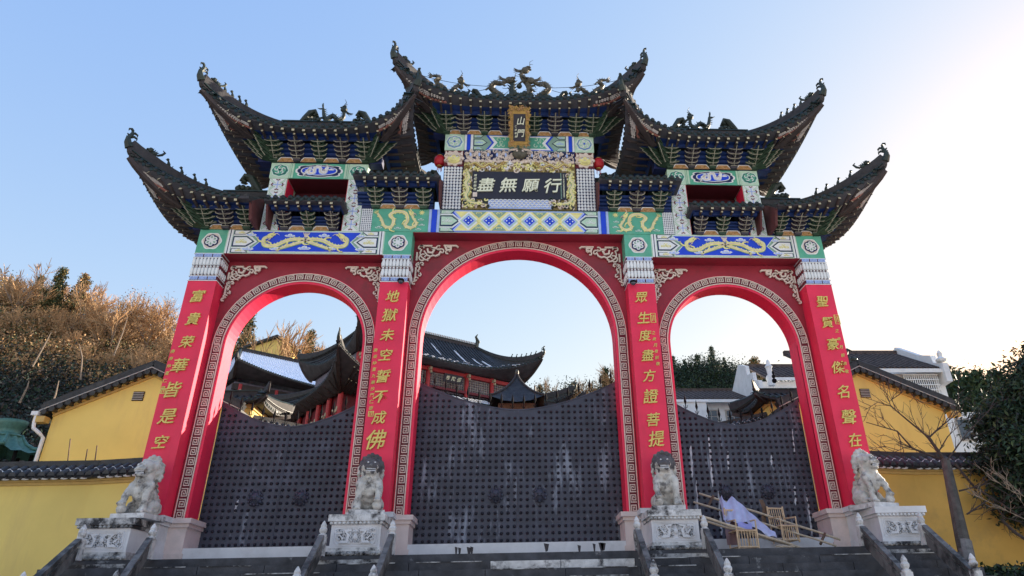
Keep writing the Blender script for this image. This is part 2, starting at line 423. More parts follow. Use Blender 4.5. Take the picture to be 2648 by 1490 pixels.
for i,(px,pw) in enumerate(PX):
    h=pw/2
    pil=P('pillar',MB().box(px-h,px+h,0,.98,.88,6.51),M['red_paint'],label=['outer left red pillar','inner left red pillar','inner right red pillar','outer right red pillar'][i])
    # lotus band
    b=MB().box(px-h+.01,px+h-.01,.01,.97,6.51,7.30,0)
    for z0,z1 in ((6.51,6.53),(6.635,6.655),(7.165,7.185),(7.28,7.30)): b.box(px-h-.01,px+h+.01,-.02,.99,z0,z1,1)
    lb=P('lotus_band',b,[M['dark_red'],M['white_paint']],pil)
    n=8
    for k in range(n):
        x=px-h+.045+k*(pw-.09)/(n-1)
        for me,z in ((pet_u,6.945),(pet_d,6.875)):
            o=bpy.data.objects.new('petal',me); COL.objects.link(o); o.parent=lb; o.location=(x,0,z)
    # petals on the flank the view catches
    b=MB()
    for k in range(n): b.ball((px-h+.045+k*(pw-.09)/(n-1),-.02,6.91),(.035,.03,.022),6,4)
    for sx in (-1,1):
        for k in range(9):
            y=.06+k*.108
            for zc,s in ((7.05,1),(6.77,1)): b.ball((px+sx*h,y,zc),(.035,.045,.10),6,5)
    P('bead_row',b,M['white_paint'],lb,kind='stuff')
    for z in (6.583,7.232):
        for k in range(6):
            f=1 if k%2 else -1
            o=bpy.data.objects.new('meander_key',KB[f]); COL.objects.link(o); o.parent=lb; o.location=(px-h+.07+k*(pw-.14)/5,-.025,z)
    # green block with rosette
    z1=8.0
    bl=P('green_block',MB().box(px-h-.004,px+h+.004,-.008,.99,7.302,z1),M['green_paint'],pil)
    flower(pil,px,7.655,.245,y=-.012)
    # letters
    txt,vs,_=COUP[i]
    for k,ch in enumerate(txt):
        sz=.34+.05*(ch in '華皆佛獄證提是聲')+.08*(ch=='佛')
        u={0:[512,499,483,465,448,432,415],1:[1015,1008,1001,997,992,983,980,973],2:[1658,1664,1668,1675,1679,1683,1690,1697],3:[2126,2140,2154,2168,2181,2195,2212]}[i][k]
        pt=at(u,vs[k],-.03); write(ch,pt.x,-.022,pt.z,sz*.98,M['gold_letter'],pil,th=.045,brush=.008,bold=.008)
    txt,(va,vb),_,sd_=SMALL[i]
    uu={0:(447,422),1:(972,960),2:(1691,1703),3:(2166,2192)}[i]
    for k,ch in enumerate(txt):
        f=k/(len(txt)-1); pt=at(uu[0]+(uu[1]-uu[0])*f,va+(vb-va)*f,-.03)
        write(ch,pt.x-.01,-.008,pt.z,.10,M['gold_letter'],pil,th=.014,brush=.014,bold=.008)
    su={0:(421,1011),1:(959,1070),2:(1689,822),3:(2165,826)}[i]; pt=at(su[0],su[1],-.02)
    sh=(.055,.055) if i<2 else (.06,.125)
    b=MB(); b.ribbon([(pt.x-sh[0],pt.z-sh[1]),(pt.x+sh[0],pt.z-sh[1]),(pt.x+sh[0],pt.z+sh[1]),(pt.x-sh[0],pt.z+sh[1])],.018,-.016,.016,True)
    b.ribbon([(pt.x-sh[0]*.4,pt.z-sh[1]*.7),(pt.x-sh[0]*.4,pt.z+sh[1]*.7),(pt.x+sh[0]*.4,pt.z+sh[1]*.6),(pt.x+sh[0]*.3,pt.z-sh[1]*.6)],.016,-.016,.016)
    P('seal',b,M['gold_letter'],pil)
    # marble plinth
    b=MB()
    def stepbox(x0,x1,y0,y1):
        for z0,z1,e in ((-.03,.20,.03),(.20,.72,0),(.722,.80,.04),(.80,.905,.09)):
            b.box(x0-e,x1+e,y0-e,y1+e,z0,z1)
    stepbox(px-h-.06,px+h+.06,-.14,1.12)
    P('plinth',b,M['marble'],pil)
    for s in (-1,1):
        if abs(px)>5 and s*px>0: continue
        b=MB(); xi=px+s*(h+.365 if abs(px)>5 or s*px>0 else h+.35)
        for z0,z1,e in ((-.028,.19,.03),(.19,.715,0),(.715,.795,.04),(.795,.897,.09)):
            x0,x1=sorted((px+s*(h+.055+e),xi+s*(.08+e))); b.box(x0,x1,.30-e,1.1,z0,z1)
        P('jamb_plinth',b,M['marble_pink'],pil)
# --- arch walls
for ai,(cx,R,z0,xa,xb,zt) in enumerate(ARCH):
    if cx<0: xa,xb=-7.63,-3.556
    hw=(xb-xa)/2; cx=(xa+xb)/2; Ro=R-.30
    N=40; arc=[(cx+Ro*cos(pi*i/N),z0+Ro*sin(pi*i/N)) for i in range(N+1)]
    # wall with arched opening, spandrel face slightly recessed behind the red rim
    b=MB(); y0,y1=.45,.98
    left=[(xa,.88),(xa,zt)]; 
    # front/back faces as strips from arc to frame
    def frame_pt(i):
        a=pi*i/N; c,s_=cos(a),sin(a)
        tx=1e9 if abs(c)<1e-6 else hw/abs(c); tz=1e9 if s_<1e-6 else (zt-z0)/s_
        t=min(tx,tz); return (cx+c*t,z0+s_*t)
    for yy,fl in ((y0,False),(y1,True)):
        rows=[[(x,yy,z) for x,z in arc],[(*frame_pt(i)[:1],yy,frame_pt(i)[1]) for i in range(N+1)]]
        b.grid(rows,1 if yy==y0 else 0,flip=fl)
        for s in (1,-1):
            xo=cx+s*hw; xi=cx+s*Ro
            q=[(xi,yy,.88),(xo,yy,.88),(xo,yy,z0),(xi,yy,z0)]
            b.add(q,[(0,1,2,3) if (s>0)!=fl else (3,2,1,0)],1 if yy==y0 else 0)
        # corner triangles missed between frame points
    ca=[(xb,zt),(xa,zt)]
    for s in (1,-1):
        k=max(i for i in range(N+1) if abs(frame_pt(i)[0]-(cx+hw))<1e-6) if s>0 else min(i for i in range(N+1) if abs(frame_pt(i)[0]-(cx-hw))<1e-6)
        k2=k+1 if s>0 else k-1
        for yy in (y0,y1):
            p1,p2=frame_pt(k),frame_pt(k2); b.add([(p1[0],yy,p1[1]),(p2[0],yy,p2[1]),(cx+s*hw,yy,zt)],[(0,1,2)],1 if yy==y0 else 0)
    # intrados
    full=[(cx+Ro,.88)]+arc+[(cx-Ro,.88)]
    b.grid([[(x,y0,z) for x,z in full],[(x,y1,z) for x,z in full]],0,flip=True)
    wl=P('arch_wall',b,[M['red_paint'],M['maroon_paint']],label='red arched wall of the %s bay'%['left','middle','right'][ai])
    # raised rim round the opening
    def offs(r): return [(cx+r,.88)]+[(cx+r*cos(pi*i/N),z0+r*sin(pi*i/N)) for i in range(N+1)]+[(cx-r,.88)]
    b=MB(); wtot=R+.0-Ro+.05 if hw-R>.06 else R-Ro+.02
    b.ribbon(offs(Ro+wtot/2),wtot,.425,.06); P('arch_rim',b,M['red_paint'],wl)
    b=MB(); b.ribbon(offs(R-.115),.20,.412,.02,m=0)
    b.ribbon(offs(R-.012),.022,.400,.02,m=1); b.ribbon(offs(R-.225),.026,.400,.02,m=1)
    P('meander_ground',b,[M['dark_red'],M['cream']],wl)
    # keys one by one along legs and arc
    rk=R-.118; L=(z0-.88); n1=int(L/.222); st=L/n1
    for s in (1,-1):
        for k in range(n1):
            o=bpy.data.objects.new('meander_key',KM[1]); COL.objects.link(o); o.parent=wl
            o.location=(cx+s*rk,.392,.88+st*(k+.5)); o.rotation_euler=(0,-s*pi/2,0); o.scale=(st/.235,1,.80)
    n2=int(pi*rk/.222); 
    for k in range(n2):
        a=pi*(k+.5)/n2; o=bpy.data.objects.new('meander_key',KM[1]); COL.objects.link(o); o.parent=wl
        o.location=(cx+rk*cos(a),.392,z0+rk*sin(a)); o.rotation_euler=(0,pi/2-a,0); o.scale=(pi*rk/n2/.235,1,.80)
    # corner scroll brackets
    for s in (-1,1):
        b=MB(); X0=cx+s*(hw-.10); Z0=zt-.17; Y=.37; u=1.12 if cx==0 else .95
        def q(pts): return [(X0-s*px_*u,Z0+pz_*u) for px_,pz_ in pts]
        def spiral(c,r,a0,turn,n=12): return [(c[0]+r*(1-.75*i/n)*cos(a0+turn*i/n),c[1]+r*(1-.75*i/n)*sin(a0+turn*i/n)) for i in range(n+1)]
        b.ribbon(q([(.05,-.02),(.35,-.02)]),.045,Y,.05); b.ribbon(q([(.62,-.01),(.92,-.01),(.97,-.05)]),.045,Y,.05)
        b.ribbon(q([(.0,-.2),(.0,-.42)]),.045,Y,.05); b.ribbon(q([(.0,-.6),(.0,-.86)]),.04,Y,.05)
        for c,r,a0,t in [((.07,-.08),.085,0,5.2),((.50,-.08),.07,1,5.5),((.58,-.17),.08,2.6,-5),((.72,-.2),.07,0.5,5),((.14,-.36),.12,1.2,5),((.26,-.34),.08,3,-5),
                         ((.05,-.55),.07,1,5.5),((.13,-.52),.06,3,-5),((.02,-.92),.06,.5,5.5),((.09,-.80),.055,2,-5),((-.02,-1.02),.055,1,5)]:
            b.ribbon(q(spiral(c,r,a0,t)),.032,Y,.045)
        b.ribbon(q([(.16,-.16),(.24,-.28),(.32,-.31),(.38,-.28),(.44,-.30),(.52,-.26),(.56,-.16)]),.038,Y-.01,.05)
        b.ribbon(q([(.24,-.1),(.26,-.2),(.36,-.22),(.40,-.14),(.32,-.09),(.47,-.09)]),.045,Y-.02,.05)
        b.ribbon(q([(.10,-.12),(.07,-.22),(.10,-.32),(.2,-.40),(.28,-.42)]),.034,Y-.01,.05)
        b.ribbon(q([(.66,-.04),(.70,-.14),(.80,-.13),(.80,-.06),(.70,-.05)]),.05,Y-.02,.05)
        b.ribbon(q([(.03,-.5),(.09,-.62),(.05,-.7),(.10,-.76)]),.034,Y,.05)
        P('corner_scroll',b,M['cream'],wl)
# ================================================================ painted ornament helpers
def notch(x0,x1,z0,z1,d,ins=0.0):   # panel with arrow-tail ends
    zm=(z0+z1)/2; k=ins
    return [(x0+k*1.2,z0+k),(x1-k*1.2,z0+k),(x1-d-k*.6,zm),(x1-k*1.2,z1-k),(x0+k*1.2,z1-k),(x0+d+k*.6,zm)]
def point(x0,x1,z0,z1,d,ins=0.0):
    zm=(z0+z1)/2; k=ins
    return [(x0+d+k*.4,z0+k),(x1-d-k*.4,z0+k),(x1-k*1.3,zm),(x1-d-k*.4,z1-k),(x0+d+k*.4,z1-k),(x0+k*1.3,zm)]
def spir(cx,cz,r,a0,turn,n=12,k=.75): return [(cx+r*(1-k*i/n)*cos(a0+turn*i/n),cz+r*(1-k*i/n)*sin(a0+turn*i/n)) for i in range(n+1)]
def cloud(par,x,z,s,y,mt='light_blue'):
    b=MB(); pts=[(-.5,0),(-.3,-.12),(.3,-.12),(.5,0),(.36,.10),(.22,.08),(.16,.2),(0,.24),(-.16,.18),(-.24,.08),(-.38,.1)]
    b.plate([(x+p*s*1.15,z+q*s*1.1) for p,q in pts],y,.01,0); b.plate([(x+p*s*.85,z+q*s*.8) for p,q in pts],y-.006,.01,1)
    b.ribbon(spir(x-.1*s,z+.05*s,.1*s,0,5,8),.014*s/.2,y-.012,.008,m=0); b.ribbon(spir(x+.16*s,z+.02*s,.09*s,3,-5,8),.014*s/.2,y-.012,.008,m=0)
    return P('cloud',b,[M['white_paint'],M[mt]],par)
def dragon(par,pts,y,w=.085,flip=1,name='dragon_relief',mts=('yellow_paint','cream','sage'),n=44,head=True):
    """flat carved dragon: body along a smooth path, back fins, four clawed legs, horned head"""
    def cr(t):
        k=t*(len(pts)-1); i=min(int(k),len(pts)-2); f=k-i
        p0=pts[max(i-1,0)];p1=pts[i];p2=pts[i+1];p3=pts[min(i+2,len(pts)-1)]
        return tuple(.5*((2*p1[a])+(-p0[a]+p2[a])*f+(2*p0[a]-5*p1[a]+4*p2[a]-p3[a])*f*f+(-p0[a]+3*p1[a]-3*p2[a]+p3[a])*f**3) for a in (0,1))
    c=[cr(i/n) for i in range(n+1)]; ws=[w*(.35+.65*sin(pi*min(1,.12+.8*i/n))) for i in range(n+1)]
    b=MB(); b.ribbon(c,[q+.035 for q in ws],y,.012,m=2); b.ribbon(c,ws,y-.012,.014,m=0)
    b.ribbon(c,[q*.25 for q in ws],y-.018,.008,m=1)
    for i in range(2,n-1,2):
        dx,dz=c[i+1][0]-c[i-1][0],c[i+1][1]-c[i-1][1]; l=hypot(dx,dz) or 1; nx,nz=-dz/l*flip,dx/l*flip; r=ws[i]*.5
        b.plate([(c[i][0]+nx*r*.6-dx/l*.03,c[i][1]+nz*r*.6-dz/l*.03),(c[i][0]+nx*r*.6+dx/l*.02,c[i][1]+nz*r*.6+dz/l*.02),(c[i][0]+nx*(r+.04)-dx/l*.03,c[i][1]+nz*(r+.04)-dz/l*.03)],y-.008,.01,0)
    for f,s in ((.22,-1),(.45,1),(.62,-1),(.8,1)):
        i=int(n*f); dx,dz=c[i+1][0]-c[i-1][0],c[i+1][1]-c[i-1][1]; l=hypot(dx,dz) or 1; nx,nz=-dz/l*s,dx/l*s
        k1=(c[i][0]+nx*w*1.0+dx/l*.03,c[i][1]+nz*w*1.0+dz/l*.03); k2=(k1[0]+nx*w*.5+dx/l*w*.9,k1[1]+nz*w*.5+dz/l*w*.9)
        b.ribbon([c[i],k1,k2],[w*.55,w*.4,w*.28],y-.01,.012,m=0)
        for a in (-.6,0,.6):
            ex=(dx/l*cos(a)-dz/l*sin(a),dz/l*cos(a)+dx/l*sin(a)); b.ribbon([k2,(k2[0]+ex[0]*w*.55,k2[1]+ex[1]*w*.55)],[w*.16,.004],y-.01,.012,m=0)
    if head:
        hx,hz=c[-1]; dx,dz=c[-1][0]-c[-3][0],c[-1][1]-c[-3][1]; l=hypot(dx,dz) or 1; ex,ez=dx/l,dz/l; fx,fz=-ez*flip,ex*flip
        H=[(-.6,-.5),(.2,-.6),(.9,-.45),(1.3,-.55),(1.2,-.15),(.75,-.05),(1.35,.15),(1.45,.55),(1.0,.5),(.5,.65),(.2,.9),(-.3,.7),(-.7,.5)]
        b.plate([(hx+ex*p*w+fx*q_*w,hz+ez*p*w+fz*q_*w) for p,q_ in H],y-.02,.024,0)
        b.ball((hx+ex*.45*w+fx*.3*w,y-.025,hz+ez*.45*w+fz*.3*w),.16*w,6,4,2)
        for a0,le in ((2.2,1.7),(2.7,1.4),(1.9,1.2),(3.3,1.1)):
            q_=[(hx+fx*.5*w,hz+fz*.5*w)]
            for k in range(1,5): q_.append((q_[0][0]+(ex*cos(a0+k*.1)+fx*sin(a0+k*.1))*w*le*k/4,q_[0][1]+(ez*cos(a0+k*.1)+fz*sin(a0+k*.1))*w*le*k/4))
            b.ribbon(q_,[w*.26,w*.2,w*.14,w*.08,.004],y-.016,.014,m=1)
        b.ribbon([(hx+ex*1.3*w,hz+ez*1.3*w),(hx+ex*2*w+fx*.4*w,hz+ez*2*w+fz*.4*w),(hx+ex*2.3*w+fx*1.1*w,hz+ez*2.3*w+fz*1.1*w)],[.02,.014,.004],y-.014,.01,m=1)
    # tail tuft
    tx,tz=c[0]
    for a in range(-2,3):
        dx,dz=c[0][0]-c[2][0],c[0][1]-c[2][1]; l=hypot(dx,dz) or 1; ex,ez=dx/l,dz/l; an=a*.4
        b.ribbon([(tx,tz),(tx+(ex*cos(an)-ez*sin(an))*w*1.3,tz+(ez*cos(an)+ex*sin(an))*w*1.3)],[w*.3,.004],y-.008,.012,m=0)
    return P(name,b,[M[k] for k in mts],par)
def scrollcell(par,pts,y,cx,cz,r,c0='white_paint',c1='yellow_paint',name='scroll_panel'):
    b=MB(); b.plate(pts,y,.01,0)
    mx_=sum(p[0] for p in pts)/len(pts); mz=sum(p[1] for p in pts)/len(pts)
    b.plate([(mx_+(p[0]-mx_)*.86,mz+(p[1]-mz)*.80) for p in pts],y-.006,.01,1)
    for sx in (-1,1):
        b.ribbon(spir(cx+sx*r*.42,cz+r*.1,r*.42,pi/2,sx*5.5,10),r*.13,y-.016,.012,m=2)
        b.ribbon(spir(cx+sx*r*.9,cz-r*.15,r*.3,-pi/2,sx*5,8),r*.11,y-.016,.012,m=2)
    b.ribbon([(cx-r*1.2,cz-r*.3),(cx-r*.4,cz-r*.42),(cx,cz-r*.15),(cx+r*.4,cz-r*.42),(cx+r*1.2,cz-r*.3)],r*.12,y-.016,.012,m=2)
    return P(name,b,[M['navy'],M[c0],M[c1]],par)
# --- side bay beams with two dragons chasing a pearl
for s in (-1,1):
    xa,xb=sorted((s*3.56,s*7.625)); z0,z1=7.302,7.998; zm=(z0+z1)/2
    bm=P('painted_beam',MB().box(xa,xb,-.004,.985,z0,z1),M['pale_green'],label='%s side beam painted with two dragons on blue'%('left' if s<0 else 'right'))
    for x in (xa+.03,xb-.15):
        b=MB(); b.box(x,x+.045,-.02,0,z0,z1,0); b.box(x+.05,x+.065,-.02,0,z0,z1,1); b.box(x+.07,x+.12,-.02,0,z0,z1,0); P('beam_stripe',b,[M['white_paint'],M['navy']],bm)
    b=MB()
    b.plate(notch(xa+.46,xb-.46,z0+.01,z1-.01,.30),-.012,.01,0)
    b.plate(notch(xa+.46,xb-.46,z0+.01,z1-.01,.30,.03),-.016,.01,2)
    b.plate(notch(xa+.56,xb-.56,z0+.02,z1-.02,.29),-.020,.01,3); b.plate(notch(xa+.60,xb-.60,z0+.045,z1-.045,.27),-.024,.01,0)
    b.plate(notch(xa+.625,xb-.625,z0+.06,z1-.06,.26),-.030,.012,4)
    P('beam_border',b,[M['white_paint'],M['navy'],M['sage'],M['pale_green'],M['blue_paint']],bm)
    for t,xe in ((1,xa+.17),(-1,xb-.17)):
        scrollcell(bm,[(xe,zm-.15),(xe+t*.36,zm-.15),(xe+t*.55,zm),(xe+t*.36,zm+.15),(xe,zm+.15)],-.020,xe+t*.23,zm,.115)
        for v in (-1,1):
            ze=z0 if v<0 else z1
            scrollcell(bm,[(xe,ze-v*.02),(xe+t*.44,ze-v*.02),(xe+t*.30,ze-v*.14),(xe,ze-v*.14)],-.020,xe+t*.2,ze-v*.085,.065)
        b=MB(); b.ribbon([(xe,zm-.185),(xe+t*.37,zm-.185),(xe+t*.60,zm),(xe+t*.37,zm+.185),(xe,zm+.185)],.035,-.022,.012); P('chevron',b,M['white_paint'],bm)
    P('beam_soffit',MB().box(xa+.01,xb-.01,.004,.45,z0-.012,z0),M['maroon_paint'],bm)  # red underside, its maroon darkened for the shadow beneath the beam
    cx=(xa+xb)/2
    for t in (-1,1):
        dragon(bm,[(cx+t*(.62),zm-.21),(cx+t*.25,zm-.07),(cx-t*.12,zm+.06),(cx-t*.45,zm+.03),(cx-t*.75,zm-.13),(cx-t*1.02,zm-.12),(cx-t*1.07,zm+.07),(cx-t*.92,zm+.17)],-.042,.095,flip=-t)
    for (dx,dz,sc_) in ((-1.42,.19,.26),(1.42,.17,.22),(-.42,.17,.24),(.46,.18,.26),(0,-.2,.3),(-.72,-.22,.3),(.68,-.2,.28),(-1.45,-.23,.3),(1.45,-.22,.26)):
        cloud(bm,cx+dx,zm+dz,sc_,-.040)
    b=MB(); b.ball((cx,-.045,zm+.17),(.055,.02,.055),10,6,0)
    for k in range(5): b.ribbon([(cx+(k-2)*.025,zm+.20),(cx+(k-2)*.045,zm+.29)],[.03,.004],-.045,.012,m=0)
    P('pearl',b,M['cream'],bm)
# --- middle beam with blue diamonds
z0,z1=7.992,8.70; zm=(z0+z1)/2
bm=P('painted_beam',MB().box(-3.95,3.95,-.006,.985,z0,z1),M['pale_green'],label='middle beam painted with six blue diamond flowers')
for s in (-1,1):
    b=MB()
    for a,c_,m_ in ((2.44,2.38,0),(2.37,2.23,1),(2.22,2.16,0)): b.box(s*a,s*c_,-.022,0,z0,z1,m_)
    P('beam_stripe',b,[M['light_blue'],M['blue_paint']],bm)
b=MB()
b.plate(point(-1.62,1.62,z0+.015,z1-.015,-.26),-.012,.012,1)
b.plate(point(-1.57,1.57,z0+.03,z1-.03,-.25),-.018,.012,0)
b.plate(point(-1.50,1.50,z0+.055,z1-.055,-.24),-.024,.012,2)
P('beam_border',b,[M['light_blue'],M['blue_paint'],M['yellow_paint']],bm)
P('beam_soffit',MB().box(-2.83,2.83,.004,.45,z0-.012,z0-.001),M['maroon_paint'],bm)  # maroon plate with the beam's shadow put into its colour
for k in range(6):
    x=-1.375+.55*k; b=MB()
    for j,(r,m_) in enumerate(((.31,0),(.245,1),(.20,2))):
        b.plate([(x-r*.93,zm),(x,zm-r*.95),(x+r*.93,zm),(x,zm+r*.95)],-.030-.006*j,.012,m_)
    for dx,dz in ((-.072,0),(.072,0),(0,.072),(0,-.072)):
        r=.068; b.plate([(x+dx-r,zm+dz),(x+dx,zm+dz-r),(x+dx+r,zm+dz),(x+dx,zm+dz+r)],-.052,.014,3)
        b.plate([(x+dx+.022*cos(a*pi/3),zm+dz+.022*sin(a*pi/3)) for a in range(6)],-.058,.01,0)
    P('diamond_flower',b,[M['white_paint'],M['pale_green'],M['light_blue'],M['blue_paint']],bm)
for k in range(7):
    x=-1.65+.55*k
    if abs(x)>1.4: continue
    b=MB()
    b.plate([(x+.06*cos(a*pi/4),zm+.06*sin(a*pi/4)) for a in range(8)],-.045,.012,1)
    for v in (-1,1):
        ze=zm+v*.29; b.plate([(x-.19,ze),(x+.19,ze),(x,ze-v*.19)],-.036,.01,0)
        b.ribbon(spir(x-.05,ze-v*.06,.045,0,5,7),.016,-.044,.01,m=1); b.ribbon(spir(x+.05,ze-v*.06,.045,3,-5,7),.016,-.044,.01,m=1)
    P('filigree',b,[M['sage'],M['yellow_paint']],bm)
for t in (-1,1):
    xe=t*2.14
    b=MB(); b.plate([(xe,z0+.01),(t*1.66,z0+.01),(t*1.42,zm),(t*1.66,z1-.01),(xe,z1-.01)],-.009,.009,0); P('beam_end',b,M['sage'],bm)
    scrollcell(bm,[(xe,zm-.16),(xe-t*.32,zm-.16),(xe-t*.50,zm),(xe-t*.32,zm+.16),(xe,zm+.16)],-.022,xe-t*.2,zm,.115,c0='pale_green',c1='white_paint')
    for v in (-1,1):
        ze=z0 if v<0 else z1
        scrollcell(bm,[(xe,ze-v*.02),(xe-t*.40,ze-v*.02),(xe-t*.28,ze-v*.14),(xe,ze-v*.14)],-.022,xe-t*.18,ze-v*.085,.065,c0='pale_green',c1='white_paint')
    b=MB(); b.ribbon([(xe,zm-.2),(xe-t*.34,zm-.2),(xe-t*.56,zm),(xe-t*.34,zm+.2),(xe,zm+.2)],.035,-.024,.012); P('chevron',b,M['white_paint'],bm)
    # green dragon panel
    xa,xb=sorted((t*2.455,t*3.945)); pn=P('dragon_panel',MB().box(xa,xb,-.024,-.006,z0+.004,z1-.004),M['green_paint'],bm)
    c=(xa+xb)/2
    q=lambda l: [(c-t*px_,zm+pz_) for px_,pz_ in l]
    dragon(bm,q([(-.62,.20),(-.50,.02),(-.40,-.20),(-.22,-.22),(-.17,0),(-.28,.14),(-.12,.26),(.12,.22),(.2,0),(.14,-.16),(.30,-.24),(.44,-.12),(.34,.06),(.28,.2)]) if t>0 else q([(-.62,.20),(-.50,.02),(-.40,-.20),(-.22,-.22),(-.17,0),(-.28,.14),(-.12,.26),(.12,.22),(.2,0),(.14,-.16),(.30,-.24),(.44,-.12),(.34,.06),(.28,.2)]),-.034,.085,flip=t)
    for (dx,dz,sc_) in ((.55,.02,.14),(.58,-.15,.15),(.50,-.28,.14),(-.55,-.24,.16),(-.05,-.26,.16)): cloud(bm,c-t*dx,zm+dz,sc_,-.034,'green_paint')
    b=MB()
    for k in range(9): b.ribbon([(c-t*.56,zm+.24),(c-t*.56+.085*cos(k*.7),zm+.24+.085*sin(k*.7))],[.03,.004],-.034,.012)
    b.ball((c-t*.56,-.03,zm+.24),(.05,.015,.05),8,5); P('sun_relief',b,M['yellow_paint'],bm)
    # lattice filler beside it
    xa,xb=sorted((t*3.95,t*4.245)); b=MB(); b.box(xa,xb,.0,.9,8.002,8.70,0)
    for k in range(6):
        b.box(xa+.012+k*.05,xa+.032+k*.05,-.016,0,8.01,8.70,1)
    for k in range(12): b.box(xa,xb,-.013,.002,8.03+k*.058,8.05+k*.058,1)
    P('lattice_panel',b,[M['navy'],M['white_paint']],label='white lattice panel beside the green dragon')
# ================================================================ upper storeys of the gate
def tile_cross():      # one square of the painted cross lattice
    b=MB(); h=.2; b.box(-h-.02,h+.02,0,.02,-.205,.205,0)
    for dx,dz in ((0,1),(1,0)):
        b.ribbon([(-dx*.12,-dz*.12),(dx*.12,dz*.12)],.022,-.012,.012,m=1)
    for sx in (-1,1):
        for sz in (-1,1):
            b.ribbon([(sx*.06,sz*.045),(sx*.19,sz*.18)],.022,-.010,.01,m=2); b.ribbon([(sx*.10,sz*.04),(sx*.20,sz*.13)],.014,-.010,.01,m=2)
        b.ribbon([(sx*.125,-.05),(sx*.155,0),(sx*.125,.05)],.028,-.012,.012,m=3); b.ribbon([(sx*.15,0),(sx*.21,0)],.012,-.011,.01,m=4)
        b.ribbon([(-.05,sx*.17),(0,sx*.145),(.05,sx*.17)],.024,-.012,.012,m=3)
    b.box(-h-.02,h+.02,-.008,0,.196,.205,4); return b.mesh('cross_tile',[M['white_paint'],M['light_blue'],M['pale_green'],M['dark_red'],M['pale_green']])
CT=tile_cross()
def medallion(par,x,z,rx,rz,y,c1='green_paint',c2='white_paint',c0='navy'):
    b=MB(); n=36
    for j,(k,m_) in enumerate(((1,2),(.92,1),(.80,0),(.72,1))):
        b.plate([(x+rx*k*(1+.05*cos(8*2*pi*i/n))*cos(2*pi*i/n),z+rz*k*(1+.05*cos(8*2*pi*i/n))*sin(2*pi*i/n)) for i in range(n)],y-.006*j,.01,m_)
    for a in range(5): b.ribbon(spir(x+rx*.38*cos(a*2*pi/5+.3),z+rz*.38*sin(a*2*pi/5+.3),rx*.26,a*1.2,4.6,9),rx*.09,y-.032,.012,m=2)
    b.plate([(x+rx*.12*cos(i*pi/4),z+rz*.12*sin(i*pi/4)) for i in range(8)],y-.034,.01,0)
    return P('medallion',b,[M[c0],M[c1],M[c2]],par)
for s in (-1,1):
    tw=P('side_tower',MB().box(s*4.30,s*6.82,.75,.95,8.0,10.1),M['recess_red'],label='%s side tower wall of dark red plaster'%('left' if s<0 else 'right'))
    for xc in (4.49,6.61):
        b=MB(); b.box(s*(xc-.235),s*(xc+.235),.02,.92,8.004,9.646); pr=P('tower_pier',b,M['pale_green'])
        P('pier_lining',MB().box(s*(xc+.236 if xc<5 else xc-.236),s*(xc+.248 if xc<5 else xc-.248),.03,.6,8.01,9.64),M['red_paint'],pr)
        for k in range(4):
            o=bpy.data.objects.new('cross_tile',CT); COL.objects.link(o); o.parent=pr; o.location=(s*xc,-.002,8.21+.41*k)
        bk=P('green_block',MB().box(s*(xc-.26),s*(xc+.26),-.012,.93,9.65,10.15),M['pale_green'])
        medallion(bk,s*xc,9.90,.235,.20,-.020)
    xa,xb=sorted((s*4.752,s*6.348)); bm=P('painted_beam',MB().box(xa,xb,-.008,.9,9.652,10.148),M['green_paint'],label='%s tower beam with a white dragon on a blue cartouche'%('left' if s<0 else 'right'))
    P('beam_soffit',MB().box(xa,xb,.01,.74,9.64,9.65),M['recess_red'],bm)  # underside red deepened to carry the shadow under the tower beam
    c=(xa+xb)/2; b=MB()
    for t in (-1,1): b.box(c+t*.79,c+t*.76,-.02,0,9.66,10.14,3); b.box(c+t*.745,c+t*.69,-.02,0,9.66,10.14,3)
    n=60
    def cart(k): return [(c+k*.60*abs(cos(a))**.55*(1 if cos(a)>0 else -1)*(1+.05*cos(10*a)),9.90+k*.19*abs(sin(a))**.6*(1 if sin(a)>0 else -1)*(1+.08*cos(8*a))) for a in [2*pi*i/n for i in range(n)]]
    b.plate(cart(1.03),-.016,.01,0); b.plate(cart(.94),-.022,.01,1); b.plate([(c+.45*cos(a)*(1+.1*cos(2*a)),9.90+.155*abs(sin(a))**.7*(1 if sin(a)>0 else -1)) for a in [2*pi*i/40 for i in range(40)]],-.030,.01,0)
    b.plate([(c+.42*cos(a)*(1+.1*cos(2*a)),9.90+.135*abs(sin(a))**.7*(1 if sin(a)>0 else -1)) for a in [2*pi*i/40 for i in range(40)]],-.036,.01,2)
    P('cartouche',b,[M['white_paint'],M['navy'],M['blue_paint'],M['pale_green']],bm)
    dragon(bm,[(c+t_*.9,9.90+z_) for t_,z_ in ((-.40,-.08),(-.28,.05),(-.30,-.10),(-.14,-.08),(-.12,.08),(.02,.10),(.06,-.06),(.2,-.08),(.24,.04))],-.048,.07,flip=1,mts=('white_paint','cream','light_blue'),n=32)
    cloud(bm,c+.33,9.93,.16,-.048,'white_paint')
